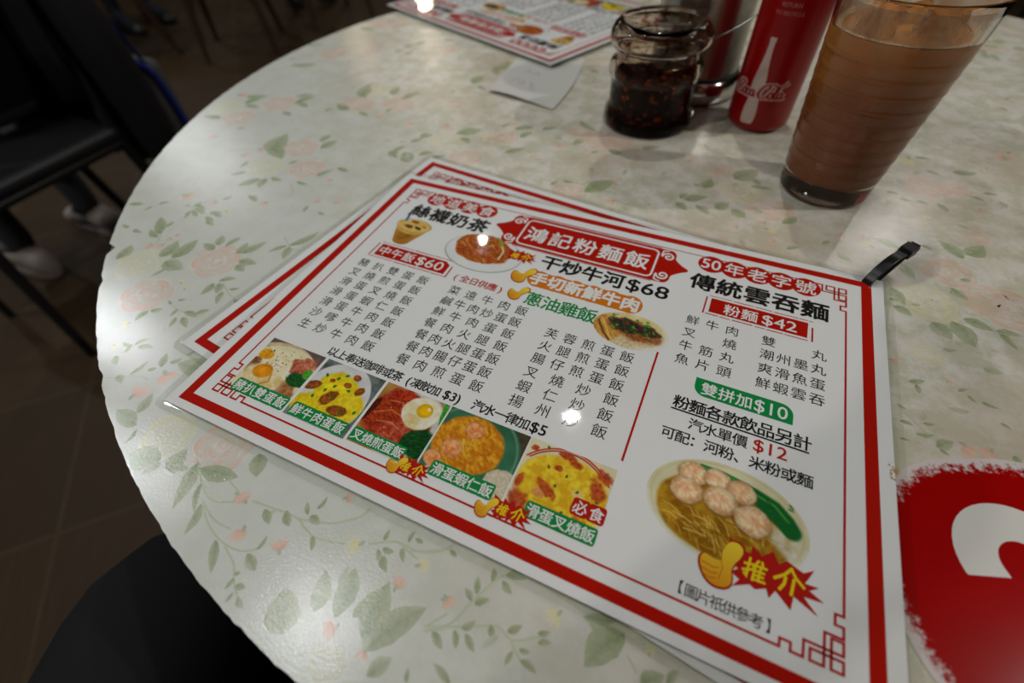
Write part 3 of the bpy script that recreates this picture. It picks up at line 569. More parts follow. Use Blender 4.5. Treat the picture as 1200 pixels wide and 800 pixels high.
# paper and pouch
def rounded(x0, y0, x1, y1, r, n=6):
    out = []
    for cx, cy, a0 in ((x1 - r, y1 - r, 0), (x0 + r, y1 - r, 90), (x0 + r, y0 + r, 180), (x1 - r, y0 + r, 270)):
        for k in range(n + 1):
            a = math.radians(a0 + 90 * k / n); out.append((cx + r * math.cos(a), cy + r * math.sin(a)))
    return out
M_PAPER = mat('menu_paper', rgb(236, 237, 238), 0.6, spec=0.2)
def film_mat():
    m = bpy.data.materials.new('laminating_film'); m.use_nodes = True; nt = m.node_tree
    out = nt.nodes['Material Output']; nt.nodes.remove(nt.nodes['Principled BSDF'])
    tr = nt.nodes.new('ShaderNodeBsdfTransparent'); tr.inputs['Color'].default_value = (0.985, 0.99, 0.98, 1)
    gl = nt.nodes.new('ShaderNodeBsdfGlossy'); gl.inputs['Roughness'].default_value = 0.035
    fr = nt.nodes.new('ShaderNodeFresnel'); 
    ge = nt.nodes.new('ShaderNodeNewGeometry'); io = nt.nodes.new('ShaderNodeMapRange')   # same film seen from either side
    io.inputs['To Min'].default_value = 1.48; io.inputs['To Max'].default_value = 1 / 1.48
    nt.links.new(ge.outputs['Backfacing'], io.inputs['Value']); nt.links.new(io.outputs['Result'], fr.inputs['IOR'])
    mx = nt.nodes.new('ShaderNodeMixShader')
    tc = nt.nodes.new('ShaderNodeTexCoord')
    n = nt.nodes.new('ShaderNodeTexNoise'); n.inputs['Scale'].default_value = 16; n.inputs['Detail'].default_value = 2.5
    n2 = nt.nodes.new('ShaderNodeTexNoise'); n2.inputs['Scale'].default_value = 900; n2.inputs['Detail'].default_value = 3
    ad = nt.nodes.new('ShaderNodeMath'); ad.operation = 'MULTIPLY_ADD'; ad.inputs[1].default_value = 0.002
    nt.links.new(tc.outputs['Object'], n.inputs['Vector']); nt.links.new(tc.outputs['Object'], n2.inputs['Vector'])
    nt.links.new(n2.outputs['Fac'], ad.inputs[0]); nt.links.new(n.outputs['Fac'], ad.inputs[2])
    bp = nt.nodes.new('ShaderNodeBump'); bp.inputs['Strength'].default_value = 0.14; bp.inputs['Distance'].default_value = 0.004
    nt.links.new(ad.outputs[0], bp.inputs['Height'])
    nt.links.new(bp.outputs['Normal'], gl.inputs['Normal']); nt.links.new(bp.outputs['Normal'], fr.inputs['Normal'])
    nt.links.new(fr.outputs[0], mx.inputs[0]); nt.links.new(tr.outputs[0], mx.inputs[1]); nt.links.new(gl.outputs[0], mx.inputs[2])
    nt.links.new(mx.outputs[0], out.inputs['Surface'])
    return m
M_FILM = film_mat()

menu = thing('laminated_menu', (0, 0, ZT + 0.0016), '', 'menu')
PX0, PY0, PX1, PY1 = -16, -14, 280.3, 193
a = Art(); a.poly([(PX0, PY0), (PX1, PY0), (PX1, PY1), (PX0, PY1)], (1, 1, 1), -1)
a.poly([(PX0, PY0), (PX0, PY1), (PX1, PY1), (PX1, PY0)], (1, 1, 1), -12)
for p, q in (((PX0, PY0), (PX1, PY0)), ((PX1, PY0), (PX1, PY1)), ((PX1, PY1), (PX0, PY1)), ((PX0, PY1), (PX0, PY0))):
    a.add([a.pt(*p, -1), a.pt(*q, -1), a.pt(*q, -12), a.pt(*p, -12)], [(0, 1, 2, 3)])
a.build('paper_sheet', M_PAPER, menu, normals=False)
ring = rounded(PX0 - 4, PY0 - 4, PX1 + 4, PY1 + 4, 5)
n = len(ring); mbf = Art()
mbf.add([mbf.pt(x, y, 22) for x, y in ring] + [mbf.pt(x, y, -28) for x, y in ring], [tuple(range(n))[::-1], tuple(range(n, 2 * n))] + [(k, (k + 1) % n, n + (k + 1) % n, n + k) for k in range(n)])
# a second welded seam line a little inside the trimmed edge
seam = rounded(PX0 - 1.2, PY0 - 1.2, PX1 + 1.2, PY1 + 1.2, 3); m2 = len(seam); inn = rounded(PX0 - .8, PY0 - .8, PX1 + .8, PY1 + .8, 3)
mbf.add([mbf.pt(x, y, 23) for x, y in seam] + [mbf.pt(x, y, 27) for x, y in inn], [(k, (k + 1) % m2, m2 + (k + 1) % m2, m2 + k) for k in range(m2)])
mbf.build('laminate_pouch', M_FILM, menu, normals=True)

# printed border: heavy red band, thin frame, fret corners
FX, FY = 263.5, 180.0
a = Art()
for x0, y0, x1, y1 in ((-11, -9.6, 274.8, -5.2), (-11, 184.8, 274.8, 189.2), (-11, -9.6, -6.2, 189.2), (270, -9.6, 274.8, 189.2)):
    a.rect(x0, y0, x1, y1, RED, 1 if y1 - y0 > 10 else 2)
def fret(fx, fy):
    q = lambda x, y: (FX - x if fx else x, FY - y if fy else y)
    path = [(0.4, 24), (0.4, 17), (2.9, 17), (2.9, 13.7), (0.4, 13.7), (0.4, 10.2), (5.8, 10.2), (5.8, 0.4), (9.7, 0.4), (9.7, 3.8), (0.4, 3.8), (0.4, 0.4), (3.8, 0.4), (3.8, 9.2), (0.4, 9.2), (0.4, 5.4), (11.6, 5.4), (11.6, 0.4), (15.2, 0.4), (15.2, 2.9), (18.4, 2.9), (18.4, 0.4), (24, 0.4)]
    a.ribbon([q(*p) for p in path], 0.85, RED, 3)
for fx in (0, 1):
    for fy in (0, 1): fret(fx, fy)
a.ribbon([(0.4, 23), (0.4, FY - 23)], 0.85, RED, 3); a.ribbon([(FX - .4, 23), (FX - .4, FY - 23)], 0.85, RED, 3)
a.ribbon([(23, FY - .4), (FX - 23, FY - .4)], 0.85, RED, 3); a.ribbon([(23, 0.4), (FX - 23, 0.4)], 0.6, RED, 3)
a.ribbon([(183.7, 79), (183.6, 138.5)], 0.95, RED, 3)
a.done('printed_border', menu)

# restaurant banner
def spiral(cx, cy, r, a0, turns, sgn, n=26):
    return [(cx + r * (1 - .82 * k / n) * math.cos(math.radians(a0) + sgn * turns * 2 * PI * k / n), cy + r * (1 - .82 * k / n) * math.sin(math.radians(a0) + sgn * turns * 2 * PI * k / n)) for k in range(n + 1)]
a = Art()
def capshape(sgn, x):
    pts = [(0, 2.0), (-6, 2.4), (-8.2, 5.5), (-8.6, 9.0), (-12.0, 12.6), (-16.6, 16.1), (-12.0, 19.8), (-8.6, 23.4), (-8.2, 27.0), (-6, 30.0), (0, 30.5)]
    pts = [tuple(p) for p in catmull(pts, 5)]
    return [(x + sgn * -p[0] if sgn > 0 else x + p[0], p[1]) for p in pts]
cl = capshape(-1, 85.0); cr = capshape(1, 169.0)
a.poly(cl + cr[::-1], RED, 4)
a.ribbon([(86, 1.4), (168, 1.4)], .5, RED, 4); a.ribbon([(86, 31), (168, 31)], .5, RED, 4)
a.ribbon(rounded(86.6, 4.4, 167.4, 28.2, 3.2), 1.15, WHITE, 6, closed=True)
for sgn, x in ((-1, 85.0), (1, 169.0)):
    for yy, dd in ((8.3, 1), (24.3, -1)):
        cx = x + sgn * 4.2
        a.ribbon(spiral(cx, yy, 3.5, 180 if sgn > 0 else 0, 1.35, dd * sgn), 1.15, WHITE, 6)
        a.ribbon([(x + sgn * .3, yy + dd * -1.0), (x + sgn * .6, yy + dd * -4.5), (x + sgn * 3.5, yy + dd * -5.4)], .9, WHITE, 6)
a.line('鴻記粉麵飯', 96.0, 157.4, 16.9, 14.2, WHITE, 7, 0.022, 1.0)
a.done('heading_banner', menu)

# badges: round-backed slogans
a = Art()
for k in range(4): a.disc(20.2 + 12.25 * k, 6.4, 7.0, RED, 4, 6.6)
a.line('地道美食', 20.4, 57.0, 6.4, 10.6, WHITE, 6, 0.012)
a.done('slogan_badge', menu)
a = Art()
for k in range(5): a.disc(196.4 + 11.95 * k, 5.6, 7.2, RED, 4, 6.9)
a.fit('50', 191.2, 201.2, 5.4, 11.6, WHITE, 6, 0.014)
a.line('年老字號', 208.4, 244.2, 5.7, 10.6, WHITE, 6, 0.014)
a.done('slogan_badge', menu)

# price labels: rubber-stamp style plates
def stamp(x0, y0, x1, y1, cut, seed):
    r_ = random.Random(seed)
    a.poly([(x0, y0), (x1 - cut, y0), (x1, y0 + cut * .7), (x1, y1), (x0, y1)], RED, 4)
    for yy in (y0 - 1.6, y1 + 1.6):
        x = x0 - 1
        while x < x1 + 1:
            L = r_.uniform(3, 11); a.ribbon([(x, yy + r_.uniform(-.1, .1)), (min(x + L, x1 + 2), yy + r_.uniform(-.2, .2))], r_.uniform(.35, .6), RED, 4); x += L + r_.uniform(.6, 1.6)
    for xx, s_ in ((x0 - 2.3, -1), (x1 + 2.0, 1)):
        a.ribbon([(xx, y0 + (3 if s_ > 0 else 0)), (xx + .2 * s_, y1 + 1.4)], .8, RED, 4)
a = Art(); stamp(13.0, 59.2, 60.6, 69.4, 3.4, 1)
a.line('中午飯', 18.0, 34.6, 64.4, 8.0, WHITE, 6, 0.016); a.fit('$60', 40.2, 57.6, 64.2, 10.2, WHITE, 6, 0.008)
a.done('price_label', menu)
a = Art(); stamp(200.8, 32.3, 246.6, 42.7, 0, 2)
a.line('粉麵', 211.6, 220.0, 37.9, 8.2, WHITE, 6, 0.016); a.fit('$42', 226.0, 241.8, 37.6, 9.6, WHITE, 6, 0.008)
a.done('price_label', menu)
a = Art()
R_ = 5.0
pts = [(203.0, 86.0)] + [(243.6 - R_ + R_ * math.sin(t), 86.0 + R_ - R_ * math.cos(t)) for t in np.linspace(0, PI / 2, 8)] + [(243.6, 95.6)] + [(203.0 + R_ - R_ * math.sin(t), 95.6 - R_ + R_ * math.cos(t)) for t in np.linspace(0, PI / 2, 8)]
a.poly(pts, GRN, 4)
a.line('雙拼加', 209.4, 224.0, 91.0, 7.2, WHITE, 6, 0.018); a.fit('$10', 228.2, 241.4, 90.8, 9.0, WHITE, 6, 0.008)
a.done('price_label', menu)

# headings and dish lists
a = Art()
a.line('絲襪奶茶', 16.8, 58.6, 21.6, 13.6, INK, 5, 0.038)
a.line('干炒牛河', 113.6, 150.0, 38.0, 12.2, INK, 5, 0.038); a.fit('$68', 157.6, 179.6, 37.8, 13.2, INK, 5, 0.016)
a.line('傳統雲吞麵', 194.4, 249.2, 21.8, 13.4, INK, 5, 0.034)
def rows(lines, x0, x1, y0, dy, size, off=0.002):
    for i, t in enumerate(lines): a.line(t, x0, x1, y0 + dy * i, size, INK, 5, off)
rows(['豬扒雙蛋飯', '叉燒煎蛋飯', '滑蛋叉燒飯', '滑蛋蝦仁飯', '滑蛋牛肉飯', '沙嗲牛肉飯', '生炒牛肉飯'], 12.6, 52.8, 77.9, 8.57, 6.9)
rows(['菜遠牛肉飯', '鹹牛肉炒蛋飯', '鮮牛肉蛋飯', '餐肉火腿飯', '餐肉火腿蛋飯', '餐肉腸仔蛋飯', '餐肉煎蛋飯'], 73.2, 113.1, 78.4, 8.53, 6.9)
rows(['芙蓉煎蛋飯', '火腿煎蛋飯', '腸仔煎蛋飯', '叉燒炒飯', '蝦仁炒飯', '揚州炒飯'], 133.1, 171.2, 87.0, 8.55, 6.9)
rows(['鮮牛肉', '叉　燒', '牛筋丸', '魚片頭'], 194.8, 213.6, 51.6, 8.85, 6.7)
rows(['雙　　丸', '潮州墨丸', '爽滑魚蛋', '鮮蝦雲吞'], 230.3, 252.1, 51.8, 8.75, 6.7)
a.line('以上奉送咖啡或茶', 38.8, 76.6, 139.2, 5.8, INK, 5, 0.02)
a.line('(', 82.9, 83, 139.2, 6.0, INK, 5, 0.02); a.line('凍飲加', 87.0, 97.2, 139.2, 5.7, INK, 5, 0.02); a.fit('$3)', 101.6, 109.8, 139.0, 6.4, INK, 5, 0.02)
a.line('汽水一律加', 118.8, 140.6, 138.8, 6.0, INK, 5, 0.02); a.fit('$5', 144.0, 151.0, 138.7, 7.2, INK, 5, 0.02)
a.fit('(', 67.8, 69.6, 68.4, 6, RED, 5, .01); a.line('全日供應', 74.2, 91.0, 68.3, 5.9, RED, 5, 0.02); a.fit(')', 95.2, 97.0, 68.4, 6, RED, 5, .01)
a.line('粉麵各款飲品另計', 199.6, 247.7, 102.2, 7.3, INK, 5, 0.022); a.rect(195.9, 106.0, 250.4, 106.8, INK, 5)
a.line('汽水單價', 207.2, 224.8, 111.2, 6.2, INK, 5, 0.016); a.fit('$12', 230.0, 242.6, 110.6, 8.0, CRIM, 5, 0.012)
a.line('可配：河粉、米粉或麵', 197.5, 249.5, 119.0, 6.2, INK, 5, 0.018)
a.fit('【', 213.6, 214.8, 175.3, 4.6, INK, 5, 0.01); a.line('圖片祇供參考', 217.6, 238.0, 175.3, 4.7, INK, 5, 0.004); a.fit('】', 241.0, 242.2, 175.3, 4.6, INK, 5, 0.01)
a.done('printed_lettering', menu)

a = Art()
a.poly(rounded(106.6, 47.2, 169.6, 59.0, 5.6), ORG, 3)
for k in range(6): a.disc(112 + 10.25 * k, 52.8, 6.4, ORG, 3)
a.line('手切新鮮牛肉', 112.0, 163.3, 52.7, 10.2, WHITE, 5, 0.04)
a.done('dish_slogan', menu)
a = Art(); a.line('蔥油雞飯', 115.6, 145.2, 68.4, 10.4, GRN, 5, 0.02); a.done('dish_slogan', menu)

# dish photographs in the bottom row ------------------------------------------------
p = Pic(5.0, 143.6, 38.1, 173.2, 4.2, (214, 196, 160)); U = p.uv
p.I[:] = p.tex((206, 180, 140), (226, 206, 168), 3)
p.blob(*U(.5, .55), 21, 14.8, 0, (240, 234, 200), (226, 218, 176), 5, .02, .03)
p.mixin(1 - sstep(.96, 1.0, p.dist(*U(.5, .62), 24, 17)), p.tex((238, 232, 196), (230, 222, 180), 6))
p.mixin(sstep(1.0, 1.03, p.dist(*U(.42, .72), 25, 21)), p.tex((122, 100, 92), (104, 84, 80), 4))
p.blob(*U(.75, .8), 9, 6, 20, (196, 140, 88), (150, 92, 52), 1.5, .2)
p.blob(*U(.12, .58), 5, 6, 0, (170, 110, 60), (120, 74, 44), 1.2, .3)
p.blob(*U(.45, .42), 13, 7.5, 20, (248, 242, 224), (236, 220, 170), 4, .25, .15)
p.blob(*U(.35, .75), 12, 7, 10, (246, 238, 212), (228, 200, 130), 3, .2, .15)
p.blob(*U(.12, .33), 4.2, 3.0, 0, (244, 186, 40), (228, 150, 20), 2, .08, .1)
p.blob(*U(.29, .62), 5.2, 4.0, -12, (242, 168, 26), (224, 136, 14), 3, .08, .12, dome=.2)
p.stroke([U(.36, .9), U(.5, .75), U(.45, .62)], .5, (206, 130, 30), .7)
p.blob(*U(.78, .33), 6.2, 4.6, 10, (214, 130, 100), (170, 78, 56), 1.3, .3)
p.blob(*U(.86, .22), 4.6, 2.6, 20, (224, 150, 120), (178, 90, 62), 1.1, .3)
p.blob(*U(.88, .56), 6.4, 3.6, 8, (40, 110, 44), (18, 62, 24), .8, .25, ay=3)
p.blob(*U(.97, .40), 3.0, 2.6, 0, (96, 186, 60), (56, 140, 40), .8, .25)
p.flecks(34, (6, 149, 22, 160), .42, [(60, 40, 26), (110, 70, 40), (150, 100, 50)], 2)
p.flecks(16, (20, 147, 36, 156), .35, [(150, 90, 50), (90, 60, 40)], 3)
p.done('dish_photo', menu)

p = Pic(39.8, 143.6, 73.2, 176.2, 4.2, (70, 80, 72)); U = p.uv
p.I[:] = p.tex((70, 84, 76), (120, 130, 130), 4)
p.mixin(1 - sstep(.97, 1.02, p.dist(*U(.46, .55), 17.6, 19.5)), p.tex((222, 222, 222), (200, 202, 206), 8))
p.mixin(sstep(.6, .9, (p.Y - 143.6) / 32.6 - .25 * (p.X - 39.8) / 33) * .5, p.tex((190, 190, 196), (160, 160, 172), 4))
p.blob(*U(.46, .44), 11.6, 10.0, 30, (250, 232, 40), (226, 196, 20), 1.6, .22, .08, dome=.15)
p.blob(*U(.3, .78), 10, 6.5, 0, (246, 226, 40), (222, 188, 20), 1.4, .2)
p.blob(*U(.72, .6), 8.5, 8, 0, (248, 230, 50), (228, 196, 24), 1.4, .25)
for u, v, rx, ry, an in ((.43, .555, 3.0, 4.8, 30), (.66, .69, 5.0, 2.7, -10), (.77, .307, 2.0, 2.6, 40), (.08, .47, 4.2, 2.2, -30), (.55, .287, 2.0, 1.4, 0), (.6, .128, 2.0, 1.6, 20), (.30, .30, 1.5, 1.0, 0)):
    p.blob(*U(u, v), rx, ry, an, (176, 98, 34), (122, 58, 18), .9, .22, .15, dome=.3)
for u, v in ((.39, .37), (.46, .52), (.3, .47), (.45, .15), (.72, .7), (.17, .25), (.36, .24), (.62, .36), (.2, .62), (.9, .62), (.5, .8)):
    p.blob(*U(u, v), 1.0, .7, u * 300, (50, 150, 40), (24, 100, 24), .5, .3, .25)
p.done('dish_photo', menu)

p = Pic(74.6, 143.6, 107.7, 175.6, 4.2, (196, 150, 80)); U = p.uv
p.I[:] = p.tex((190, 144, 76), (170, 122, 60), 6)
p.mixin(1 - sstep(.97, 1.02, p.dist(*U(.55, .47), 17.5, 17.5)), p.tex((226, 222, 214), (206, 202, 192), 6))
p.mixin(sstep(.8, .95, (p.X - 74.6) / 33 - .9 * (p.Y - 143.6) / 32), p.tex((170, 164, 154), (150, 144, 136), 4))
p.blob(*U(.5, .5), 14.5, 14.5, 0, (150, 60, 24), (96, 34, 14), 2, .05, .06)
p.blob(*U(.3, .42), 10, 13, 25, (196, 76, 30), (140, 36, 16), 1.4, .12, ax=1, ay=3, ta=20)
p.blob(*U(.42, .15), 8.5, 4.2, 10, (204, 70, 34), (150, 34, 18), 1.0, .35)
p.blob(*U(.52, .7), 8, 6.5, 20, (208, 104, 72), (168, 48, 32), 1.2, .2)
p.stroke([U(.1, .5), U(.3, .38), U(.5, .42)], .35, (234, 150, 90), .6); p.stroke([U(.2, .25), U(.38, .22), U(.48, .3)], .3, (236, 160, 110), .6); p.stroke([U(.2, .6), U(.4, .55), U(.55, .6)], .3, (240, 190, 160), .5)
p.blob(*U(.03, .46), 1.5, 7, 10, (60, 24, 14), (90, 30, 16), 1, .3)
p.blob(*U(.92, .68), 8.5, 6.5, -20, (30, 100, 40), (8, 46, 18), .7, .25, ax=.6, ay=2.2, ta=-30)
p.blob(*U(.98, .16), 1.2, 7, -12, (80, 180, 50), (40, 140, 40), 1, .15)
p.blob(*U(.685, .27), 8.8, 8.0, 0, (246, 242, 226), (232, 222, 176), 2.5, .08, .06)
p.blob(*U(.62, .42), 4.5, 3, 30, (232, 218, 160), (214, 180, 100), 1.5, .3, .4, .6)
p.blob(*U(.72, .215), 3.7, 3.5, 0, (248, 206, 30), (234, 176, 10), 2, .03, .1, dome=.25)
p.blob(*U(.765, .175), .9, .7, 30, (255, 246, 210), None, 1, .1, .3)
p.flecks(14, (80, 148, 90, 170), .4, [(240, 190, 150), (90, 26, 14)], 5, .7)
p.done('dish_photo', menu)

p = Pic(108.5, 143.5, 146.2, 174.5, 4.0, (64, 118, 88)); U = p.uv
p.I[:] = p.tex((60, 56, 44), (88, 78, 58), 3)
p.mixin(1 - sstep(.98, 1.01, p.dist(*U(.42, .5), 22, 21)), p.tex((62, 122, 92), (52, 104, 78), 8))
p.mixin((sstep(.9, .93, p.dist(*U(.42, .5), 22, 21)) - sstep(.95, .97, p.dist(*U(.42, .5), 22, 21))) * .6, np.array((120, 168, 140), float))
p.blob(*U(.9, .8), 7, 7, 0, (228, 220, 200), (206, 190, 160), .7, .25, .06); p.blob(*U(.5, .97), 17, 5, 0, (230, 222, 204), (200, 178, 140), .7, .2, .08)
p.blob(*U(.40, .45), 15.6, 14.0, 10, (240, 178, 50), (204, 120, 18), 2.2, .10, .06, ax=1, ay=1.8, ta=35)
for k in range(9):
    q = random.Random(k + 40); x, y = U(q.uniform(.1, .75), q.uniform(.1, .8)); an = q.uniform(0, 3)
    p.stroke([(x, y), (x + 3 * math.cos(an), y + 3 * math.sin(an)), (x + 5 * math.cos(an + .5), y + 5 * math.sin(an + .5))], .45, (248, 206, 96) if k % 2 else (190, 104, 16), .6)
for u, v, r1, an in ((.39, .215, 4.4, 0), (.25, .57, 4.8, 40), (.11, .8, 4.2, 20)):
    x, y = U(u, v)
    p.blob(x, y, r1, r1 * .85, an, (240, 176, 120), (222, 128, 66), 1.1, .12, .12, dome=.2)
    p.stroke([(x + r1 * .75 * math.cos(t + an), y + r1 * .65 * math.sin(t + an)) for t in np.linspace(.3, 4.6, 12)], .45, (246, 200, 150), .45)
    p.blob(x + .5, y + .2, 1.0, .7, 0, (206, 120, 50), None, 1, .2, .4, .6)
p.flecks(12, (112, 148, 138, 168), .45, [(110, 130, 40), (180, 110, 20)], 8, .8)
p.done('dish_photo', menu)

p = Pic(146.9, 143.5, 183.2, 175.2, 4.0, (232, 226, 196)); U = p.uv
p.I[:] = p.tex((236, 228, 196), (224, 214, 172), 8)
for r0 in (20.6, 19.6):
    d = np.hypot(p.X - 165, p.Y - 164.6)
    p.mixin((1 - sstep(.25, .45, np.abs(d - r0 - .8))) * sstep(148, 150, 151 - (p.Y - 143.5) * .0) * (p.Y < 152), np.array((190, 60, 44), float))
p.blob(*U(.52, .52), 18.4, 14.0, 0, (248, 220, 60), (226, 176, 34), 1.8, .10, .06)
p.blob(*U(.5, .98), 15, 4, 0, (226, 206, 150), (196, 150, 90), .8, .25)
for u, v, rx, ry, an in ((.46, .08, 4, 1.5, 10), (.58, .14, 3, 1.4, 10), (.36, .58, 5.0, 2.0, 30), (.87, .36, 3.2, 4.6, -30), (.58, .92, 5.5, 2.6, 0), (.9, .16, 3.4, 2.2, 30), (.13, .82, 4.0, 3.4, 40), (.75, .66, 3.2, 2.2, 20), (.06, .6, 1.5, 3, 10), (.4, .27, 1.8, 1.2, 0), (.8, .86, 4, 2.8, 0), (.08, .12, 1.6, 1.2, 0)):
    p.blob(*U(u, v), rx, ry, an, (206, 92, 44), (160, 50, 24), .9, .4, .3, .9)
p.blob(*U(.3, .66), 3, 1.6, 20, (238, 170, 120), (214, 130, 90), .8, .3, .3, .8); p.blob(*U(.7, .5), 2.6, 2, 20, (246, 226, 160), (238, 196, 120), .8, .3, .3, .8)
for u, v in ((.52, .33), (.22, .05), (.68, .47), (.44, .5), (.6, .78), (.3, .3), (.9, .5)): p.blob(*U(u, v), .8, .5, u * 200, (70, 100, 40), None, .5, .3, .3)
p.done('dish_photo', menu)

# cut-out dish photographs ---------------------------------------------------------
p = Pic(194, 123, 253, 164.5, 3.8)
D = p.dist(223.6, 143.6, 28.6, 19.4)
p.I[:] = p.tex((228, 222, 186), (218, 210, 168), 10)
p.mixin(sstep(.9, 1.0, D) * (p.Y > 146) * .5, np.array((240, 240, 226), float))
p.mixin((1 - sstep(.0, .035, np.abs(D - .94))) * .35, np.array((190, 186, 140), float))
p.blob(223.0, 146.3, 24.0, 15.4, 2, (196, 150, 40), (150, 100, 14), 4, .03, .04)
for k in range(80):
    q = random.Random(k); x, y = q.uniform(203, 240), q.uniform(146, 160); an = q.uniform(-.5, .9) + .3
    if ((x - 223) / 23) ** 2 + ((y - 146) / 14.3) ** 2 > .93: continue
    L = q.uniform(3, 8); p.stroke([(x - L * .5 * math.cos(an), y - L * .5 * math.sin(an)), (x, y + q.uniform(-.8, .8)), (x + L * .5 * math.cos(an + .3), y + L * .5 * math.sin(an + .3))], q.uniform(.14, .3), q.choice([(232, 196, 90), (214, 170, 60), (240, 212, 120), (130, 84, 10)]), .65)
p.blob(244.0, 146.5, 4.5, 6.5, -40, (232, 232, 226), (206, 196, 150), 2, .3, .3, .8)
for pts, w_ in (([(213, 129.2), (221, 129.2), (230, 130.6), (237, 132.8)], 1.5), ([(233, 133), (240, 135), (244.5, 138.6), (246.6, 141.5)], 3.0), ([(236, 137), (241, 138.5), (245.5, 142)], 2.2)):
    p.stroke(pts, w_, (24, 104, 44), 1, .25)
for pts in ([(213, 128.8), (221, 128.7), (230, 130)], [(232, 132), (240, 134), (245, 138.5)]): p.stroke(pts, .5, (90, 176, 70), .7)
for k in range(16):
    q = random.Random(k + 7); p.blob(q.uniform(234, 246), q.uniform(132, 142), 1.2, .5, q.uniform(10, 60), (14, 76, 30), (40, 130, 56), .6, .3, .3, .6)
for x, y, r1 in ((210.5, 132.8, 5.6), (219.6, 132.0, 5.2), (228.2, 133.6, 5.4), (209.2, 140.6, 6.0), (221.6, 140.0, 6.2), (233.2, 143.0, 6.6)):
    p.blob(x, y + .6, r1 * 1.05, r1 * .9, 10, (150, 104, 50), (130, 84, 30), 2, .1, .15, .6)
    p.blob(x, y, r1, r1 * .86, 10, (244, 222, 180), (222, 168, 120), 1.6, .10, .08, dome=.28)
    p.blob(x - .6, y - .8, r1 * .45, r1 * .35, 20, (232, 166, 130), (240, 200, 160), 1.0, .3, .4, .6)
    for t in (.3, .9, 1.5): p.stroke([(x, y - r1 * .2), (x + r1 * .8 * math.cos(t), y + r1 * .7 * math.sin(t))], .2, (212, 166, 118), .5)
p.A = (D < 1.0) * 1.0
p.done('dish_photo', menu, 4)

p = Pic(48, 26, 98.5, 62, 3.8)
D = p.dist(73.2, 44.2, 24.6, 16.4)
p.I[:] = p.tex((234, 236, 236), (226, 228, 230), 10)
p.mixin((1 - sstep(.0, .03, np.abs(D - .965))) * (.25 + .6 * sstep(40, 58, p.Y)), np.array((110, 136, 120), float))
p.blob(71.5, 40.6, 17.5, 12.6, 8, (206, 120, 44), (150, 62, 18), 1.3, .16, .05, ax=1, ay=2.4, ta=15)
for k in range(70):
    q = random.Random(k + 300); x, y = q.uniform(56, 87), q.uniform(29, 52); an = q.uniform(-.8, 1.2)
    if ((x - 71.5) / 16) ** 2 + ((y - 40.6) / 11.4) ** 2 > 1: continue
    L = q.uniform(2, 6); p.stroke([(x - L * math.cos(an) / 2, y - L * math.sin(an) / 2), (x, y + .4), (x + L * math.cos(an + .4) / 2, y + L * math.sin(an + .4) / 2)], q.uniform(.25, .6), q.choice([(232, 160, 74), (214, 120, 40), (140, 54, 18), (240, 196, 130), (120, 44, 20), (200, 60, 30)]), .75)
p.stroke([(78, 30), (81, 34.5), (84, 39), (84, 46)], .6, (236, 224, 180), .9); p.stroke([(75.5, 28.6), (79, 31), (80.5, 35)], .7, (120, 170, 60), .9); p.stroke([(79, 29), (84, 31)], .4, (214, 206, 90), .8)
p.flecks(12, (60, 33, 84, 50), .6, [(70, 40, 20), (80, 90, 40)], 12)
p.A = (D < 1.0) * 1.0
p.done('dish_photo', menu, 4)

p = Pic(149, 58, 187.5, 82.5, 4.0)
D = p.dist(168.2, 70.4, 18.8, 11.4)
p.I[:] = p.tex((238, 226, 176), (226, 206, 140), 5)
p.blob(158, 72, 9, 8, 20, (226, 180, 96), (190, 130, 50), 1.5, .25, .2, ax=1, ay=3, ta=40)
p.blob(176, 77, 14, 6, -10, (232, 222, 190), (206, 180, 130), .8, .2, .2)
p.blob(170, 70, 13, 6.2, 8, (186, 116, 60), (130, 70, 36), .8, .3, .2)
p.stroke([(151.5, 69), (156, 76), (160, 80)], .6, (110, 60, 20), .8); p.stroke([(153, 67), (159, 77), (161, 79)], .5, (240, 200, 110), .8)
p.blob(165, 68, 8.5, 4.6, 8, (60, 60, 50), (30, 36, 34), .9, .35, .15, .85); p.blob(176, 68, 6.5, 3.6, 10, (70, 56, 50), (40, 36, 36), .8, .4, .2, .8)
p.flecks(40, (157, 62, 180, 72), .8, [(60, 150, 40), (40, 120, 36), (80, 180, 60), (150, 60, 40)], 21)
p.fade(sstep(.80, 1.0, p.dist(166, 69.4, 21, 12.6)) * sstep(166, 178, p.X), (236, 234, 226))
p.A = (D < 1.0) * 1.0
p.done('dish_photo', menu, 4)

p = Pic(7.5, 25.5, 35, 57, 4.0)
rimc = (20.8, 36.6); rx, ry = 12.0, 6.4
t = np.clip((p.Y - 36.6) / (53.4 - 36.6), 0, 1)
half = rx * (1 - t) + 5.4 * t; cx = rimc[0] * (1 - t) + 20.9 * t
body = ((np.abs(p.X - cx) < half) & (p.Y > 36.6) & (p.Y < 53.4)) | (p.dist(20.9, 53.0, 5.4, 2.8) < 1)
lid_ = p.dist(*rimc, rx, ry)
p.I[:] = p.tex((186, 128, 46), (150, 96, 26), 6)
p.mixin(sstep(.2, 1, np.abs(p.X - cx) / np.maximum(half, .1)) * .5, np.array((206, 156, 80), float))
p.mixin(1 - sstep(.95, 1.02, p.dist(20.8, 38.4, rx * .98, ry * 1.15)), p.tex((226, 186, 96), (212, 164, 70), 4))
p.mixin(1 - sstep(.97, 1.0, lid_), p.tex((232, 204, 130), (220, 182, 92), 3))
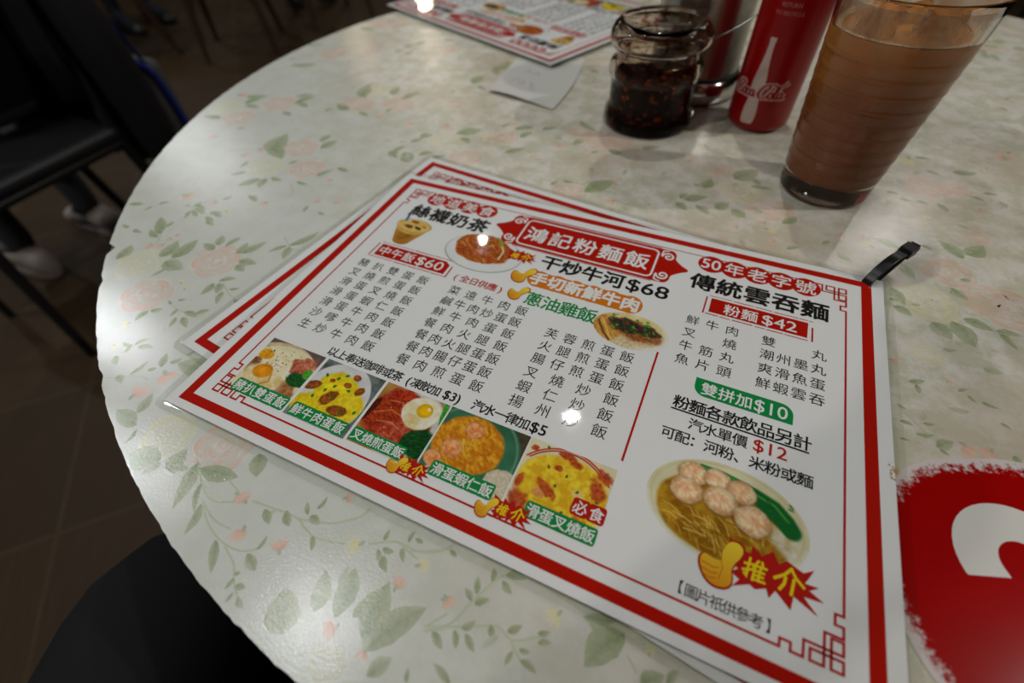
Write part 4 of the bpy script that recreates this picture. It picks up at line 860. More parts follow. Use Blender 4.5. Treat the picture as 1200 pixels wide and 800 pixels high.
p.blob(19.5, 33.2, 2.8, 1.2, 5, (126, 60, 20), (150, 84, 30), 1, .25); p.blob(18, 38.5, 3.2, 1.6, 10, (120, 60, 24), (150, 84, 34), 1, .25); p.blob(24.5, 38.4, 2.6, 1.2, 20, (70, 56, 24), None, 1, .25); p.blob(28.0, 36, 1.5, 1.0, 20, (190, 120, 60), None, 1, .25)
p.mixin((1 - sstep(0, .03, np.abs(lid_ - .98))) * .6, np.array((110, 110, 80), float))
straw = (np.abs(p.X - 11.6 - (p.Y - 27) * .22) < .95) & (p.Y > 26.8) & (p.Y < 34.4)
p.mixin(straw * 1.0, np.array((40, 120, 180), float))
p.A = (body | (lid_ < 1) | straw) * 1.0
p.done('dish_photo', menu, 4)

# captions: white characters with a green rim
def caption(t, x0, x1, y, size, col=GRN):
    n_ = len(t)
    for i, ch in enumerate(t):
        cx = x0 + (x1 - x0) * i / (n_ - 1)
        a.poly(rounded(cx - size * .56, y - size * .58, cx + size * .56, y + size * .58, size * .2, 3), col, 9)
        a.put(ch, cx, y, size * .94, WHITE, 12, 0.016)
    a.rect(x0, y - size * .36, x1, y + size * .36, col, 9)
for t, x0, x1, y, z_ in (('豬扒雙蛋飯', 10.8, 35.2, 172.5, 6.2), ('鮮牛肉蛋飯', 44.9, 68.3, 172.4, 6.0), ('叉燒煎蛋飯', 77.7, 98.4, 171.8, 5.6), ('滑蛋蝦仁飯', 117.3, 139.0, 171.7, 5.8), ('滑蛋叉燒飯', 158.8, 180.2, 171.8, 5.8)):
    a = Art(); caption(t, x0, x1, y, z_); a.done('photo_caption', menu)
a = Art(); caption('必食', 174.6, 181.0, 163.6, 6.0, CRIM); a.done('photo_caption', menu)

# starbursts and thumbs
BURST = [(226.3, 151.8), (228.6, 152.9), (231.9, 154.6), (234.0, 155.0), (234.3, 151.8), (237.7, 154.2), (241.0, 151.0), (243.1, 154.6), (245.4, 152.4), (250.8, 154.3), (254.0, 152.0), (252.1, 156.1), (251.3, 157.5), (255.6, 157.2), (252.8, 159.3), (257.3, 161.3), (251.2, 161.9), (255.7, 166.3), (248.2, 163.1), (247.6, 167.8), (242.7, 163.7), (240.9, 166.9), (239.9, 164.2), (236.5, 166.0), (234.8, 165.1), (229.5, 167.9), (231.5, 165.0), (228.4, 163.4), (230.7, 161.7), (229.0, 159.3)]
THUMB = [(218.4, 162.4), (219.6, 161.0), (222.4, 161.6), (225.1, 161.2), (225.0, 158.4), (225.9, 155.4), (227.4, 153.6), (229.6, 153.2), (231.3, 154.4), (231.5, 156.4), (230.7, 158.5), (229.4, 160.6), (228.7, 163.1), (229.1, 165.4), (228.9, 167.8), (227.2, 169.5), (224.6, 170.1), (222.4, 169.6), (220.7, 168.4), (219.3, 166.4), (218.5, 164.4)]
def brush(ch, cx, cy, s_, col, z):
    st = {'推': [[(-.46, -.16), (-.14, -.22)], [(-.30, -.46), (-.30, .38), (-.40, .30)], [(-.48, .16), (-.12, .02)], [(.06, -.46), (-.08, -.12)], [(-.02, -.18), (-.02, .46)], [(.22, -.46), (.28, -.30)], [(-.0, -.22), (.44, -.24)], [(0, .02), (.38, .0)], [(0, .22), (.38, .20)], [(-.02, .42), (.48, .40)], [(.22, -.24), (.22, .42)]],
          '介': [[(.0, -.48), (-.2, -.16), (-.5, .10)], [(.0, -.46), (.22, -.18), (.52, .04)], [(-.14, -.06), (-.15, .2), (-.26, .44)], [(.16, -.08), (.16, .48)]]}[ch]
    for k in st: a.ribbon([(cx + (x - y * .12) * s_, cy + y * s_) for x, y in k], .115 * s_, col, z)
def burst(cx, cy, k, rot=0):
    a.poly([(cx + (x - 241.5) * k, cy + (y - 159.3) * k) for x, y in BURST], CRIM, 14)
    brush('推', cx + (235.9 - 241.5) * k, cy + .6 * k, 7.4 * k, YEL, 15); brush('介', cx + (246.6 - 241.5) * k, cy - .6 * k, 8.6 * k, YEL, 15)
def thumb(cx, cy, k, tilt=0.0):
    c, q = math.cos(tilt), math.sin(tilt)
    pts = [((x - 224.9) * k, (y - 161.8) * k) for x, y in THUMB]
    pts = [tuple(v) for v in catmull(pts + [pts[0]], 4)[:-1]]
    R2 = lambda x, y: (cx + x * c - y * q, cy + x * q + y * c)
    big = [R2(x * 1.11, y * 1.09) for x, y in pts]
    a.poly(big, rgb(176, 44, 20), 16)
    z = 17; V = []; Cc = []
    for x, y in pts:
        f = min(1, max(0, (y / k + 8.5) / 17)); V.append(a.pt(*R2(x, y), z)); Cc.append((*[rgb(246, 216, 60)[i] * (1 - f) + rgb(226, 150, 30)[i] * f for i in range(3)], 1))
    a.add(V, [tuple(range(len(V)))], Cc)
    for yy, x1 in ((2.2, -.4), (4.2, -.6), (6.0, -1.0)):
        a.ribbon([R2(-5.9 * k + abs(yy - 3) * .25 * k, yy * k), R2((x1 - 1.5) * k, (yy + .6) * k), R2(x1 * k, yy * k)], .35 * k, rgb(196, 110, 24), 18)
    a.ribbon([R2(.2 * k, -.4 * k), R2(.9 * k, 1.8 * k), R2(.2 * k, 6 * k)], .3 * k, rgb(206, 124, 26), 18)
for cx, cy, k in ((241.5, 159.3, 1.0), (95.4, 39.0, .62), (107.8, 175.6, .52), (151.4, 175.6, .56)):
    a = Art(); burst(cx, cy, k); a.done('starburst', menu)
for cx, cy, k, tl in ((224.9, 161.8, 1.0, 0), (102.3, 52.6, .82, .25), (105.6, 66.8, .68, .25), (100.6, 176.4, .50, .2), (141.6, 177.2, .54, .2)):
    a = Art(); thumb(cx, cy, k, tl); a.done('thumb_emblem', menu)

menu_low = dup(menu, P(0.4, 25.0, 0.55), rot=(0, 0, math.radians(-6.8)))
menu_far = dup(menu, P(0, 0), rot=(0, 0, 0))
# far copy: its top left paper corner points at the camera, seen upside down
ang = math.atan2(347.9 - 226.8, -(265.8 + 8.5)); ca, sa = math.cos(ang), math.sin(ang)
ox, oy = PX0, -PY0
menu_far.rotation_euler = (0, 0, ang); menu_far.location = P(8.5 - (ox * ca - oy * sa), 226.8 - (ox * sa + oy * ca), 4.0)
menu['label'] = 'top menu of the stacked pair, red-bordered laminated sheet with dish photos fully in view'
menu_low['label'] = 'red-bordered laminated menu mostly hidden underneath the other one, turned slightly'
menu_far['label'] = 'blurred laminated menu at the far side, upside down, lying over a white slip'
for m_ in (menu, menu_low, menu_far): m_['group'] = 'laminated menus'
mb = Art()
r_ = random.Random(5)
for k in range(26): mb.disc(279.4 + r_.gauss(0, .9), 101.5 + r_.gauss(0, 1.7), r_.uniform(.12, .42), rgb(196, 140, 70), 28, n=9)
mb.done('sauce_stain', menu)
bpy.data.objects.remove(_fo)
# ------------------------------------------------------------------ things on the table
M_GLASS = mat('clear_glass', (1, 1, 1), 0.02, trans=1.0, ior=1.40)
def local(root):  # local mesh coordinates are metres from the thing's base
    return root
# iced milk tea
t = thing('iced_milk_tea_glass', P(248.8, 99.9), 'tall ribbed glass of iced milk tea standing to the right of the red can', 'drink')
mb = MB()
def gr(h): return 25.7 + 0.0947 * h
prof = [(0.01, 0.6), (15, 0.6), (22, 0.0), (24.6, 0.5), (25.9, 2.2)]
for i in range(0, 93):
    h = 3.0 + i
    rib = 0.26 * max(0, math.cos((h - 14) / 7.6 * 2 * PI)) ** 3 if 14 < h < 88 else 0.0
    prof.append((gr(h) + rib, h))
prof += [(gr(100), 100), (gr(106.5), 106.5), (gr(107.6) - .1, 107.8), (gr(107.5) - 1.0, 108.3), (gr(107) - 1.7, 107.6)]
inner = [(gr(106) - 1.9, 106), (gr(60) - 2.0, 60), (gr(20) - 2.1, 20), (gr(15) - 3.2, 14.0), (18, 12.6), (0.01, 12.2)]
mb.lathe(prof + inner, 96, sc=S)
mb.build('glass', M_GLASS, t, smooth=60)
M_TEA, nt, b = node_mat('milk_tea')
tc = nt.nodes.new('ShaderNodeTexCoord'); sp = nt.nodes.new('ShaderNodeSeparateXYZ'); nt.links.new(tc.outputs['Object'], sp.inputs[0])
nz = nt.nodes.new('ShaderNodeTexNoise'); nz.inputs['Scale'].default_value = 45; nz.inputs['Detail'].default_value = 4; nt.links.new(tc.outputs['Object'], nz.inputs['Vector'])
md = nt.nodes.new('ShaderNodeMath'); md.operation = 'MULTIPLY_ADD'; md.inputs[1].default_value = 0.03; nt.links.new(nz.outputs['Fac'], md.inputs[0]); nt.links.new(sp.outputs['Z'], md.inputs[2])
rp = nt.nodes.new('ShaderNodeValToRGB')
mr = nt.nodes.new('ShaderNodeMapRange'); mr.inputs['From Min'].default_value = 0.03; mr.inputs['From Max'].default_value = 0.125; nt.links.new(md.outputs[0], mr.inputs['Value'])
e = rp.color_ramp.elements; e[0].position = 0; e[0].color = (*rgb(142, 72, 5), 1); e[1].position = 1; e[1].color = (*rgb(204, 134, 56), 1)  # paler towards the top: light passing through the tea is painted in
k_ = rp.color_ramp.elements.new(.6); k_.color = (*rgb(152, 82, 8), 1)
nt.links.new(mr.outputs['Result'], rp.inputs['Fac']); nt.links.new(rp.outputs['Color'], b.inputs['Base Color'])
b.inputs['Roughness'].default_value = 0.35
mb = MB()
mb.lathe([(0.01, 11.6), (18, 12.1), (gr(15) - 2.7, 13.6), (gr(18) - 1.5, 18)] + [(gr(h) - 1.45 + .5 * max(0, math.cos((h - 14) / 7.6 * 2 * PI)) ** 2, h) for h in np.arange(19, 89, .4)] + [(gr(91) - 1.4, 91), (gr(91) - 3.2, 90.0), (0.01, 89.6)], 96, sc=S)
mb.build('milk_tea', M_TEA, t, smooth=50)
M_ICE = mat('ice', (0.95, 0.97, 1.0), 0.08, trans=1.0, ior=1.31)
r_ = random.Random(8)
for x, y, rz in ((-10, 8, .3), (12, -6, .9), (4, 16, 1.4), (-14, -12, .2), (17, 10, .6)):
    mb = MB(); q = 7.5 * S; mb.box(-q, q, -q, q, -q * .8, q * .8)
    o = mb.build('ice_cube', M_ICE, t); bevel(o, 2.2 * S, 3)
    o.location = (x * S, y * S, 89.5 * S); o.rotation_euler = (r_.uniform(-.4, .4), r_.uniform(-.4, .4), rz)
# foam bubbles round the liquid's rim
M_FOAM = mat('tea_foam', rgb(214, 180, 136), 0.5)
mb = MB(); mb.lathe([(gr(91) - 2.2, 91.4), (gr(91) - 3.6, 91.7), (gr(91) - 5.5, 90.3), (gr(91) - 3.0, 89.9)], 72, sc=S, closed=True); mb.build('foam_ring', M_FOAM, t, smooth=True)

mf = bpy.data.materials.new('milk_film'); mf.use_nodes = True; nt = mf.node_tree; b = nt.nodes['Principled BSDF']
b.inputs['Base Color'].default_value = (*rgb(176, 132, 84), 1); b.inputs['Roughness'].default_value = .5
tc = nt.nodes.new('ShaderNodeTexCoord'); nz = nt.nodes.new('ShaderNodeTexNoise'); nz.inputs['Scale'].default_value = 70; nz.inputs['Detail'].default_value = 6
mp = nt.nodes.new('ShaderNodeMapping'); mp.inputs['Scale'].default_value = (1, 1, .35); nt.links.new(tc.outputs['Object'], mp.inputs['Vector']); nt.links.new(mp.outputs['Vector'], nz.inputs['Vector'])
mr = nt.nodes.new('ShaderNodeMapRange'); mr.inputs['From Min'].default_value = .35; mr.inputs['From Max'].default_value = .65; mr.inputs['To Min'].default_value = .35; mr.inputs['To Max'].default_value = .85
nt.links.new(nz.outputs['Fac'], mr.inputs['Value']); nt.links.new(mr.outputs['Result'], b.inputs['Alpha'])
mb = MB(); mb.lathe([(gr(91) - 2.02, 91.2), (gr(98) - 2.02, 98), (gr(104.5) - 2.02, 104.5)], 80, sc=S); mb.build('milk_film', mf, t, smooth=True, normals=False)

# jar of chilli oil with a glass lid
t = thing('chilli_oil_jar', P(119.3, 154.6), 'small ridged glass jar of dark chilli oil with a glass lid', 'jar')
def oil_glass():
    m, nt, b = node_mat('oil_smeared_glass')
    b.inputs['Transmission Weight'].default_value = 1; b.inputs['IOR'].default_value = 1.24; b.inputs['Roughness'].default_value = 0.03
    tc = nt.nodes.new('ShaderNodeTexCoord'); n = nt.nodes.new('ShaderNodeTexNoise'); n.inputs['Scale'].default_value = 130; n.inputs['Detail'].default_value = 3
    nt.links.new(tc.outputs['Object'], n.inputs['Vector'])
    r = nt.nodes.new('ShaderNodeValToRGB'); e = r.color_ramp.elements
    e[0].position = .34; e[0].color = (*rgb(130, 54, 20), 1); e[1].position = .46; e[1].color = (*rgb(238, 230, 220), 1)
    nt.links.new(n.outputs['Fac'], r.inputs['Fac']); nt.links.new(r.outputs['Color'], b.inputs['Base Color'])
    return m
M_OILG = oil_glass()
mb = MB()
outer = [(0.01, 1.2), (22, 1.0), (30, 0), (33, .6), (34.3, 3), (34.4, 8), (33.2, 11.5), (31.4, 13), (31.0, 16), (31.2, 30), (31.6, 33), (33.4, 35.5), (34.0, 38.5), (33.6, 42), (32.0, 45), (29.8, 47), (29.4, 50), (29.8, 52.5)]
innr = [(27.4, 52.5), (27.2, 48), (29.4, 44), (31.0, 39), (29.6, 35), (28.8, 31), (28.6, 16), (28.0, 8), (24, 5), (0.01, 4.6)]
mb.lathe(outer + innr, 80, sc=S); mb.build('glass_jar', M_OILG, t, smooth=60)
M_OIL, nt, b = node_mat('chilli_oil')
tc = nt.nodes.new('ShaderNodeTexCoord'); v = nt.nodes.new('ShaderNodeTexNoise'); v.inputs['Scale'].default_value = 210; v.inputs['Detail'].default_value = 3; nt.links.new(tc.outputs['Object'], v.inputs['Vector'])
r = nt.nodes.new('ShaderNodeValToRGB'); e = r.color_ramp.elements; e[0].position = .58; e[0].color = (*rgb(30, 9, 6), 1); e[1].position = .72; e[1].color = (*rgb(190, 80, 20), 1)
nt.links.new(v.outputs['Fac'], r.inputs['Fac']); nt.links.new(r.outputs['Color'], b.inputs['Base Color']); b.inputs['Roughness'].default_value = .5; b.inputs['Specular IOR Level'].default_value = .1
mb = MB(); mb.lathe([(0.01, 4.0), (24, 4.6), (28.8, 7.6), (29.6, 16), (29.8, 31), (30.2, 34.6), (27, 34.1), (0.01, 34.0)], 80, sc=S); mb.build('chilli_oil', M_OIL, t, smooth=50)
mb = MB()
mb.lathe([(30.0, 53.4), (34.2, 55.4), (35.6, 59), (35.0, 63), (32.6, 67.4), (29.4, 69.8), (27.0, 69.6), (24.5, 66.5), (20, 63.8), (12, 62.6), (0.01, 62.2), (0.01, 60.0), (20, 61.4), (25, 63.0), (28.4, 66.2), (31.0, 65.2), (33.0, 61.8), (33.4, 58.8), (32.2, 56.2), (30.0, 55.2)], 80, sc=S, closed=False)
mb.F += [(k, (k + 1) % 80, 19 * 80 + (k + 1) % 80, 19 * 80 + k) for k in range(80)]; mb.M += [0] * 80
mb.build('glass_lid', M_OILG, t, smooth=60)
mb = MB(); mb.lathe([(25.8, 53.3), (25.8, 45), (24.2, 45), (24.2, 53.3)], 64, sc=S, closed=True); mb.build('lid_collar', M_OILG, t, smooth=60)

# steel canister and the spoon in it
M_STEEL = mat('worn_stainless_steel', (0.50, 0.47, 0.42), 0.22, 1.0, bump=0.1, bscale=120, vary=0.25, vscale=40)
M_GAP_SHADE = mat('black_rubber', (.008, .008, .008), .6)
t = thing('steel_canister', P(138.3, 226.8), 'round stainless steel canister with a flared foot, standing behind the glass jar', 'canister')
mb = MB()
mb.lathe([(0.01, 16), (34.2, 16), (34.2, 118), (35.7, 119), (36.3, 118), (35.7, 116.5), (35.7, 20), (36.6, 18.6)], 80, sc=S); mb.build('body', M_STEEL, t, smooth=50)
mb = MB()
mb.lathe([(30, 1.0), (38.0, 0.6), (39.4, 2.5), (40.2, 6), (40.2, 10), (39.2, 14), (37.6, 16.6), (36.0, 17.4), (35.75, 17), (36, 8), (36, 2)], 80, sc=S, closed=True); mb.build('foot_ring', mat('polished_steel', (0.62, 0.6, 0.57), 0.1, 1.0), t, smooth=50)
mb = MB(); mb.lathe([(35.6, 17.2), (36.9, 17.4), (37.1, 18.4), (36.7, 19.6), (35.6, 19.8)], 80, sc=S, closed=True); mb.lathe([(36, 0), (38.6, 0), (38.9, 1.2), (36, 1.4)], 80, sc=S, closed=True); mb.build('gap_shade_bands', M_GAP_SHADE, t, smooth=50)  # black bands; the upper one stands in for the shadow gap over the foot
sp_ = thing('sauce_spoon', P(119.3, 154.6), 'thin steel spoon handle sticking out from under the glass lid of the jar', 'spoon')
# ------------- soft drink can
M_CAN, nt, b = node_mat('red_can_lacquer')
vc = nt.nodes.new('ShaderNodeVertexColor'); vc.layer_name = 'Col'
nt.links.new(vc.outputs['Color'], b.inputs['Base Color']); b.inputs['Roughness'].default_value = 0.28; b.inputs['Specular IOR Level'].default_value = 0.35
RC = rgb(146, 2, 3)
CR = 22.1; CH = 128
can = thing('drink_can', P(199.2, 179.8), 'slim red soft drink can with a white bottle emblem', 'can')
M_ALU = mat('can_aluminium', (0.75, 0.75, 0.75), 0.25, 1.0)
mb = MB()
mb.lathe([(0.01, 3.5), (14, 2.5), (16.5, 0.2), (17.6, 0.2), (20.4, 2.6), (CR - .35, 4.6), (CR, 7), (CR, 60), (CR, CH - 12), (CR - .5, CH - 9), (CR - 3, CH - 3), (CR - 3.2, CH - 1.5)], 96, sc=S)
mb.C = [(*RC, 1)] * len(mb.V); mb.build('can_body', M_CAN, can, smooth=50, colors=True)
mb = MB(); mb.lathe([(CR - 3.4, CH - 1.6), (CR - 2.6, CH), (CR - 3.2, CH + .8), (CR - 4.2, CH), (CR - 4.8, CH - 3), (0.01, CH - 2.6)], 64, sc=S); mb.build('can_lid', M_ALU, can, smooth=50)
mb = MB(); mb.tube([(0, 7 * S, (CH - 1.9) * S), (0, 1 * S, (CH - 1.3) * S), (0, -7 * S, (CH - 1.8) * S)], [3.5 * S, 4.2 * S, 3 * S], 16, flat=.16); mb.build('pull_tab', M_ALU, can, smooth=50)
# emblem, wrapped round the can: a0 = the bearing of its middle
A0 = math.atan2(-230 - 179.8, 184 - 199.2) - 0.30
WC = rgb(205, 180, 172)
def wrap(u, h, lift):
    a = A0 + u / CR
    r = (CR + lift) * S
    return (r * math.cos(a), r * math.sin(a), h * S)
bprof = [(7.5, 3.6), (9, 4.6), (14, 5.0), (19, 4.7), (24, 3.9), (28, 4.0), (33, 4.6), (38, 4.4), (43, 3.5), (49, 2.5), (55, 1.95), (60.5, 1.75), (61, 2.1), (63.5, 2.1)]
hb = lambda h: np.interp(h, [p[0] for p in bprof], [p[1] for p in bprof]) if 7.5 <= h <= 63.5 else 0
mb = MB()
hs = np.linspace(7.5, 63.5, 60)
for ha, hbb in zip(hs[:-1], hs[1:]):
    us = np.linspace(-1, 1, 9)
    vs = [wrap(u * float(hb(h)), h, .05) for h in (ha, hbb) for u in us]
    mb.add(vs, [(i, i + 1, i + 10, i + 9) for i in range(8)], WC)
# flowing script: strokes in (u, h) with a pen that swells on the down-strokes
SCRIPT = [  # capital C
 [(-11.2, 4.4), (-9.8, 6.4), (-11.0, 7.4), (-13.4, 6.2), (-15.2, 3.2), (-15.4, .4), (-13.6, -.8), (-11.2, .2), (-9.2, 2.0)],
 [(-8.6, 3.4), (-9.6, 2.2), (-9.2, .2), (-8.0, -.2), (-6.9, 1.4), (-7.2, 3.2), (-8.6, 3.4), (-6.4, 2.6)],
 [(-4.4, 2.9), (-5.2, 3.4), (-6.2, 2.2), (-6.2, .4), (-5.0, -.3), (-3.6, .8)],
 [(-1.6, 3.0), (-2.6, 3.5), (-3.6, 2.2), (-3.6, .4), (-2.6, -.2), (-1.4, 1.2), (-1.0, 3.3), (-1.5, .8), (-.8, -.2), (.2, .8)],
 [(.4, 2.0), (1.8, 2.3)],
 [(6.4, 4.8), (7.8, 6.6), (6.6, 7.8), (4.2, 6.6), (2.4, 3.6), (2.2, .8), (4.0, -.6), (6.4, .4), (8.4, 2.2)],
 [(6.6, 7.8), (9.4, 8.4), (13.0, 7.2), (16.2, 8.0), (18.4, 9.8)],
 [(9.0, 3.4), (8.0, 2.2), (8.4, .2), (9.6, -.2), (10.6, 1.4), (10.3, 3.2), (9.0, 3.4), (11.2, 2.8)],
 [(11.2, 1.4), (12.8, 4.6), (13.4, 6.8), (12.6, 6.6), (11.8, 3.4), (11.8, .4), (12.8, -.2), (13.8, .8)],
 [(15.8, 3.1), (14.8, 3.5), (13.8, 2.2), (13.9, .3), (14.8, -.2), (16.0, 1.2), (16.5, 3.3), (16.0, .8), (16.8, -.2), (18.0, 1.0)]]
def penstroke(pts, base, h0, sc, col_out, col_in, lift):
    pts = [tuple(p) for p in catmull(pts, 5)]
    vs = []; cs = []; n_ = len(pts)
    for i, (x, y) in enumerate(pts):
        xa, ya = pts[max(0, i - 1)]; xb, yb = pts[min(n_ - 1, i + 1)]
        L = math.hypot(xb - xa, yb - ya) or 1; nx, ny = -(yb - ya) / L, (xb - xa) / L
        w = base * (0.55 + 0.9 * abs((yb - ya) / L))
        for s_ in (1, -1):
            u = (x + nx * w * s_) * sc; h = h0 + (y + ny * w * s_) * sc
            vs.append(wrap(u, h, lift)); cs.append((*(col_in if abs(u) < hb(h) else col_out), 1))
    mb.add(vs, [(2 * i, 2 * i + 1, 2 * i + 3, 2 * i + 2) for i in range(n_ - 1)], cs)
for st in SCRIPT: penstroke(st, 1.4, 26.5, 1.1, rgb(206, 170, 164), WC, .07)
for st in SCRIPT: penstroke(st, .55, 26.5, 1.1, rgb(150, 20, 20), RC, .10)
_fc = bpy.data.curves.new('lettering', 'FONT'); _fo = bpy.data.objects.new('lettering', _fc); COL.objects.link(_fo); _fc.resolution_u = 2; _gl.clear()
def canline(text, uc, h, size):
    v, f = glyph(text, 0); w_ = (min(p[0] for p in v) + max(p[0] for p in v)) / 2
    mb.add([wrap(uc + (x - w_) * size, h + y * size, .06) for x, y in v], f, rgb(196, 120, 116))
canline('RETURN', 4.0, 80.6, 3.3); canline('TO RECYCLE', 4.0, 76.2, 3.1)
bpy.data.objects.remove(_fo)
mb.build('white_emblem', M_CAN, can, colors=True, normals=False)

# spoon: bowl down in the oil, handle passing out under the lid
mb = MB()
mb.tube([(x * S, y * S, h * S) for x, y, h in catmull([(-14, 0, 14), (4, 0, 34), (24, 1, 50.5), (31, 1.5, 55.2), (36, 2.5, 60), (47, -2, 68), (58, -4, 77)], 4)], .0011, 10, flat=.6)
mb.build('handle', M_STEEL, sp_, smooth=50)
mb = MB(); mb.tube([(x * S, y * S, h * S) for x, y, h in ((-13, 0, 15), (-16, 0, 12), (-20, 0, 9.5), (-24, 0, 9))], [.0012, .0045, .005, .001], 14, flat=.3); mb.build('bowl', M_STEEL, sp_, smooth=50)

# white order slip
M_SLIP = mat('slip_paper', rgb(206, 206, 200), 0.7, spec=.2)
slip = Art()
nx_, ny_ = 16, 24; L0 = np.array((-24.3, 159.9)); B0 = np.array((42.9, 145.6)); R0_ = np.array((29.0, 266.0)); T0 = L0 + (R0_ - B0)
top_ = []
def slipz(u, v): return 0.4 + 4.2 * (1 - v) ** 2 * math.sin(PI * min(1, .15 + u * .75)) * (1 - .75 * u) + 2.0 * max(0, u - .55) * v * (1 - v) * 2
for j in range(ny_ + 1):
    for i in range(nx_ + 1):
        u, v_ = i / nx_, j / ny_
        p_ = L0 * (1 - u) * (1 - v_) + B0 * u * (1 - v_) + R0_ * u * v_ + T0 * (1 - u) * v_
        p_ = p_ + np.array((5.0, -1.0)) * math.sin(PI * v_) * u
        top_.append((p_[0] * S, p_[1] * S, ZT + slipz(u, v_) * S * (1 if v_ < .4 else max(.25, 1 - (v_ - .4) * 2))))
mb = MB(); nv = len(top_)
mb.add(top_ + [(x, y, z - .0001) for x, y, z in top_], [(j * (nx_ + 1) + i, j * (nx_ + 1) + i + 1, (j + 1) * (nx_ + 1) + i + 1, (j + 1) * (nx_ + 1) + i) for j in range(ny_) for i in range(nx_)] + [(nv + j * (nx_ + 1) + i, nv + (j + 1) * (nx_ + 1) + i, nv + (j + 1) * (nx_ + 1) + i + 1, nv + j * (nx_ + 1) + i + 1) for j in range(ny_) for i in range(nx_)])
so = mb.build('order_slip', M_SLIP, None, smooth=True, normals=False)
tag(so, 'small white paper slip with faint pen marks, partly under the far menu', 'paper slip')
mb = MB()
def on_slip(u, v_):
    p_ = L0 * (1 - u) * (1 - v_) + B0 * u * (1 - v_) + R0_ * u * v_ + T0 * (1 - u) * v_ + np.array((5.0, -1.0)) * math.sin(PI * v_) * u
    return Vector((p_[0] * S, p_[1] * S, ZT + slipz(u, v_) * S * (1 if v_ < .4 else max(.25, 1 - (v_ - .4) * 2)) + .00012))
def pen(pts):
    for q0, q1 in zip(pts[:-1], pts[1:]):
        a_, b_ = on_slip(*q0), on_slip(*q1); d = (b_ - a_); n_ = Vector((-d.y, d.x, 0)).normalized() * .00035
        mb.add([a_ + n_, a_ - n_, b_ - n_, b_ + n_], [(0, 1, 2, 3)])
pen([(.18, .22), (.24, .30), (.27, .33)]); pen([(.33, .22), (.30, .26), (.36, .28), (.40, .23), (.34, .21)]); pen([(.47, .30), (.50, .24), (.56, .22)]); pen([(.5, .2), (.58, .19)])
pen([(.26, .44), (.34, .48), (.3, .52)]); pen([(.4, .44), (.46, .5), (.5, .44)])
mb.build('pen_marks', mat('grey_pen_ink', rgb(140, 140, 146), .7), so, normals=False)

# red table-number sticker
def sticker_mat():
    m, nt, b = node_mat('worn_red_vinyl')
    tc = nt.nodes.new('ShaderNodeTexCoord'); vc = nt.nodes.new('ShaderNodeVertexColor'); vc.layer_name = 'Col'
    n = nt.nodes.new('ShaderNodeTexNoise'); n.inputs['Scale'].default_value = 330; n.inputs['Detail'].default_value = 10; n.inputs['Roughness'].default_value = .75
    nt.links.new(tc.outputs['Object'], n.inputs['Vector'])
    # the vinyl has worn through along its rim: the attribute's alpha is the distance from the rim
    sb = nt.nodes.new('ShaderNodeMath'); sb.operation = 'SUBTRACT'; nt.links.new(vc.outputs['Alpha'], sb.inputs[0]); nt.links.new(n.outputs['Fac'], sb.inputs[1])
    mr = nt.nodes.new('ShaderNodeMapRange'); mr.inputs['From Min'].default_value = -.08; mr.inputs['From Max'].default_value = .06; nt.links.new(sb.outputs[0], mr.inputs['Value'])
    mx = nt.nodes.new('ShaderNodeMix'); mx.data_type = 'RGBA'
    mx.inputs['A'].default_value = (*rgb(222, 212, 210), 1); nt.links.new(vc.outputs['Color'], mx.inputs['B']); nt.links.new(mr.outputs['Result'], mx.inputs['Factor'])
    nt.links.new(mx.outputs['Result'], b.inputs['Base Color']); b.inputs['Roughness'].default_value = .14; b.inputs['Specular IOR Level'].default_value = .4
    return m
sx, sy = 327.0, -131.0
st = thing('number_sticker', P(sx, sy), 'red table-number sticker with a white digit and worn edge beside the menu', 'sticker')
sa_ = math.radians(23)
mb = MB(); outl = rounded(-53.5, -52, 53.5, 51.5, 47, 20); nn = len(outl)
def stp(x, y, z): return ((x * math.cos(sa_) - y * math.sin(sa_)) * S, (x * math.sin(sa_) + y * math.cos(sa_)) * S, z)
r_ = random.Random(2)
jj = [1 + .004 * math.sin(k * 1.7) + r_.uniform(-.003, .003) for k in range(nn)]
vs = []; cs = []
SRED = rgb(166, 4, 3)
for f, al in ((1.0, .26), (.96, .43), (.91, .55), (.83, .75), (.5, 1.0)):
    for k, (x, y) in enumerate(outl): vs.append(stp(x * f * jj[k], y * f * jj[k], .00035)); cs.append((*SRED, al))
vs.append(stp(0, 0, .00035)); cs.append((*SRED, 1))
fs = [(q * nn + k, q * nn + (k + 1) % nn, (q + 1) * nn + (k + 1) % nn, (q + 1) * nn + k) for q in range(4) for k in range(nn)] + [(4 * nn + k, 4 * nn + (k + 1) % nn, 5 * nn) for k in range(nn)]
k0 = len(vs); vs += [stp(x * jj[k], y * jj[k], .0001) for k, (x, y) in enumerate(outl)]; cs += [(*SRED, .2)] * nn
fs += [(k, k0 + k, k0 + (k + 1) % nn, (k + 1) % nn) for k in range(nn)]
mb.add(vs, fs, cs); M_STK = sticker_mat(); mb.build('vinyl_disc', M_STK, st, colors=True, normals=False)
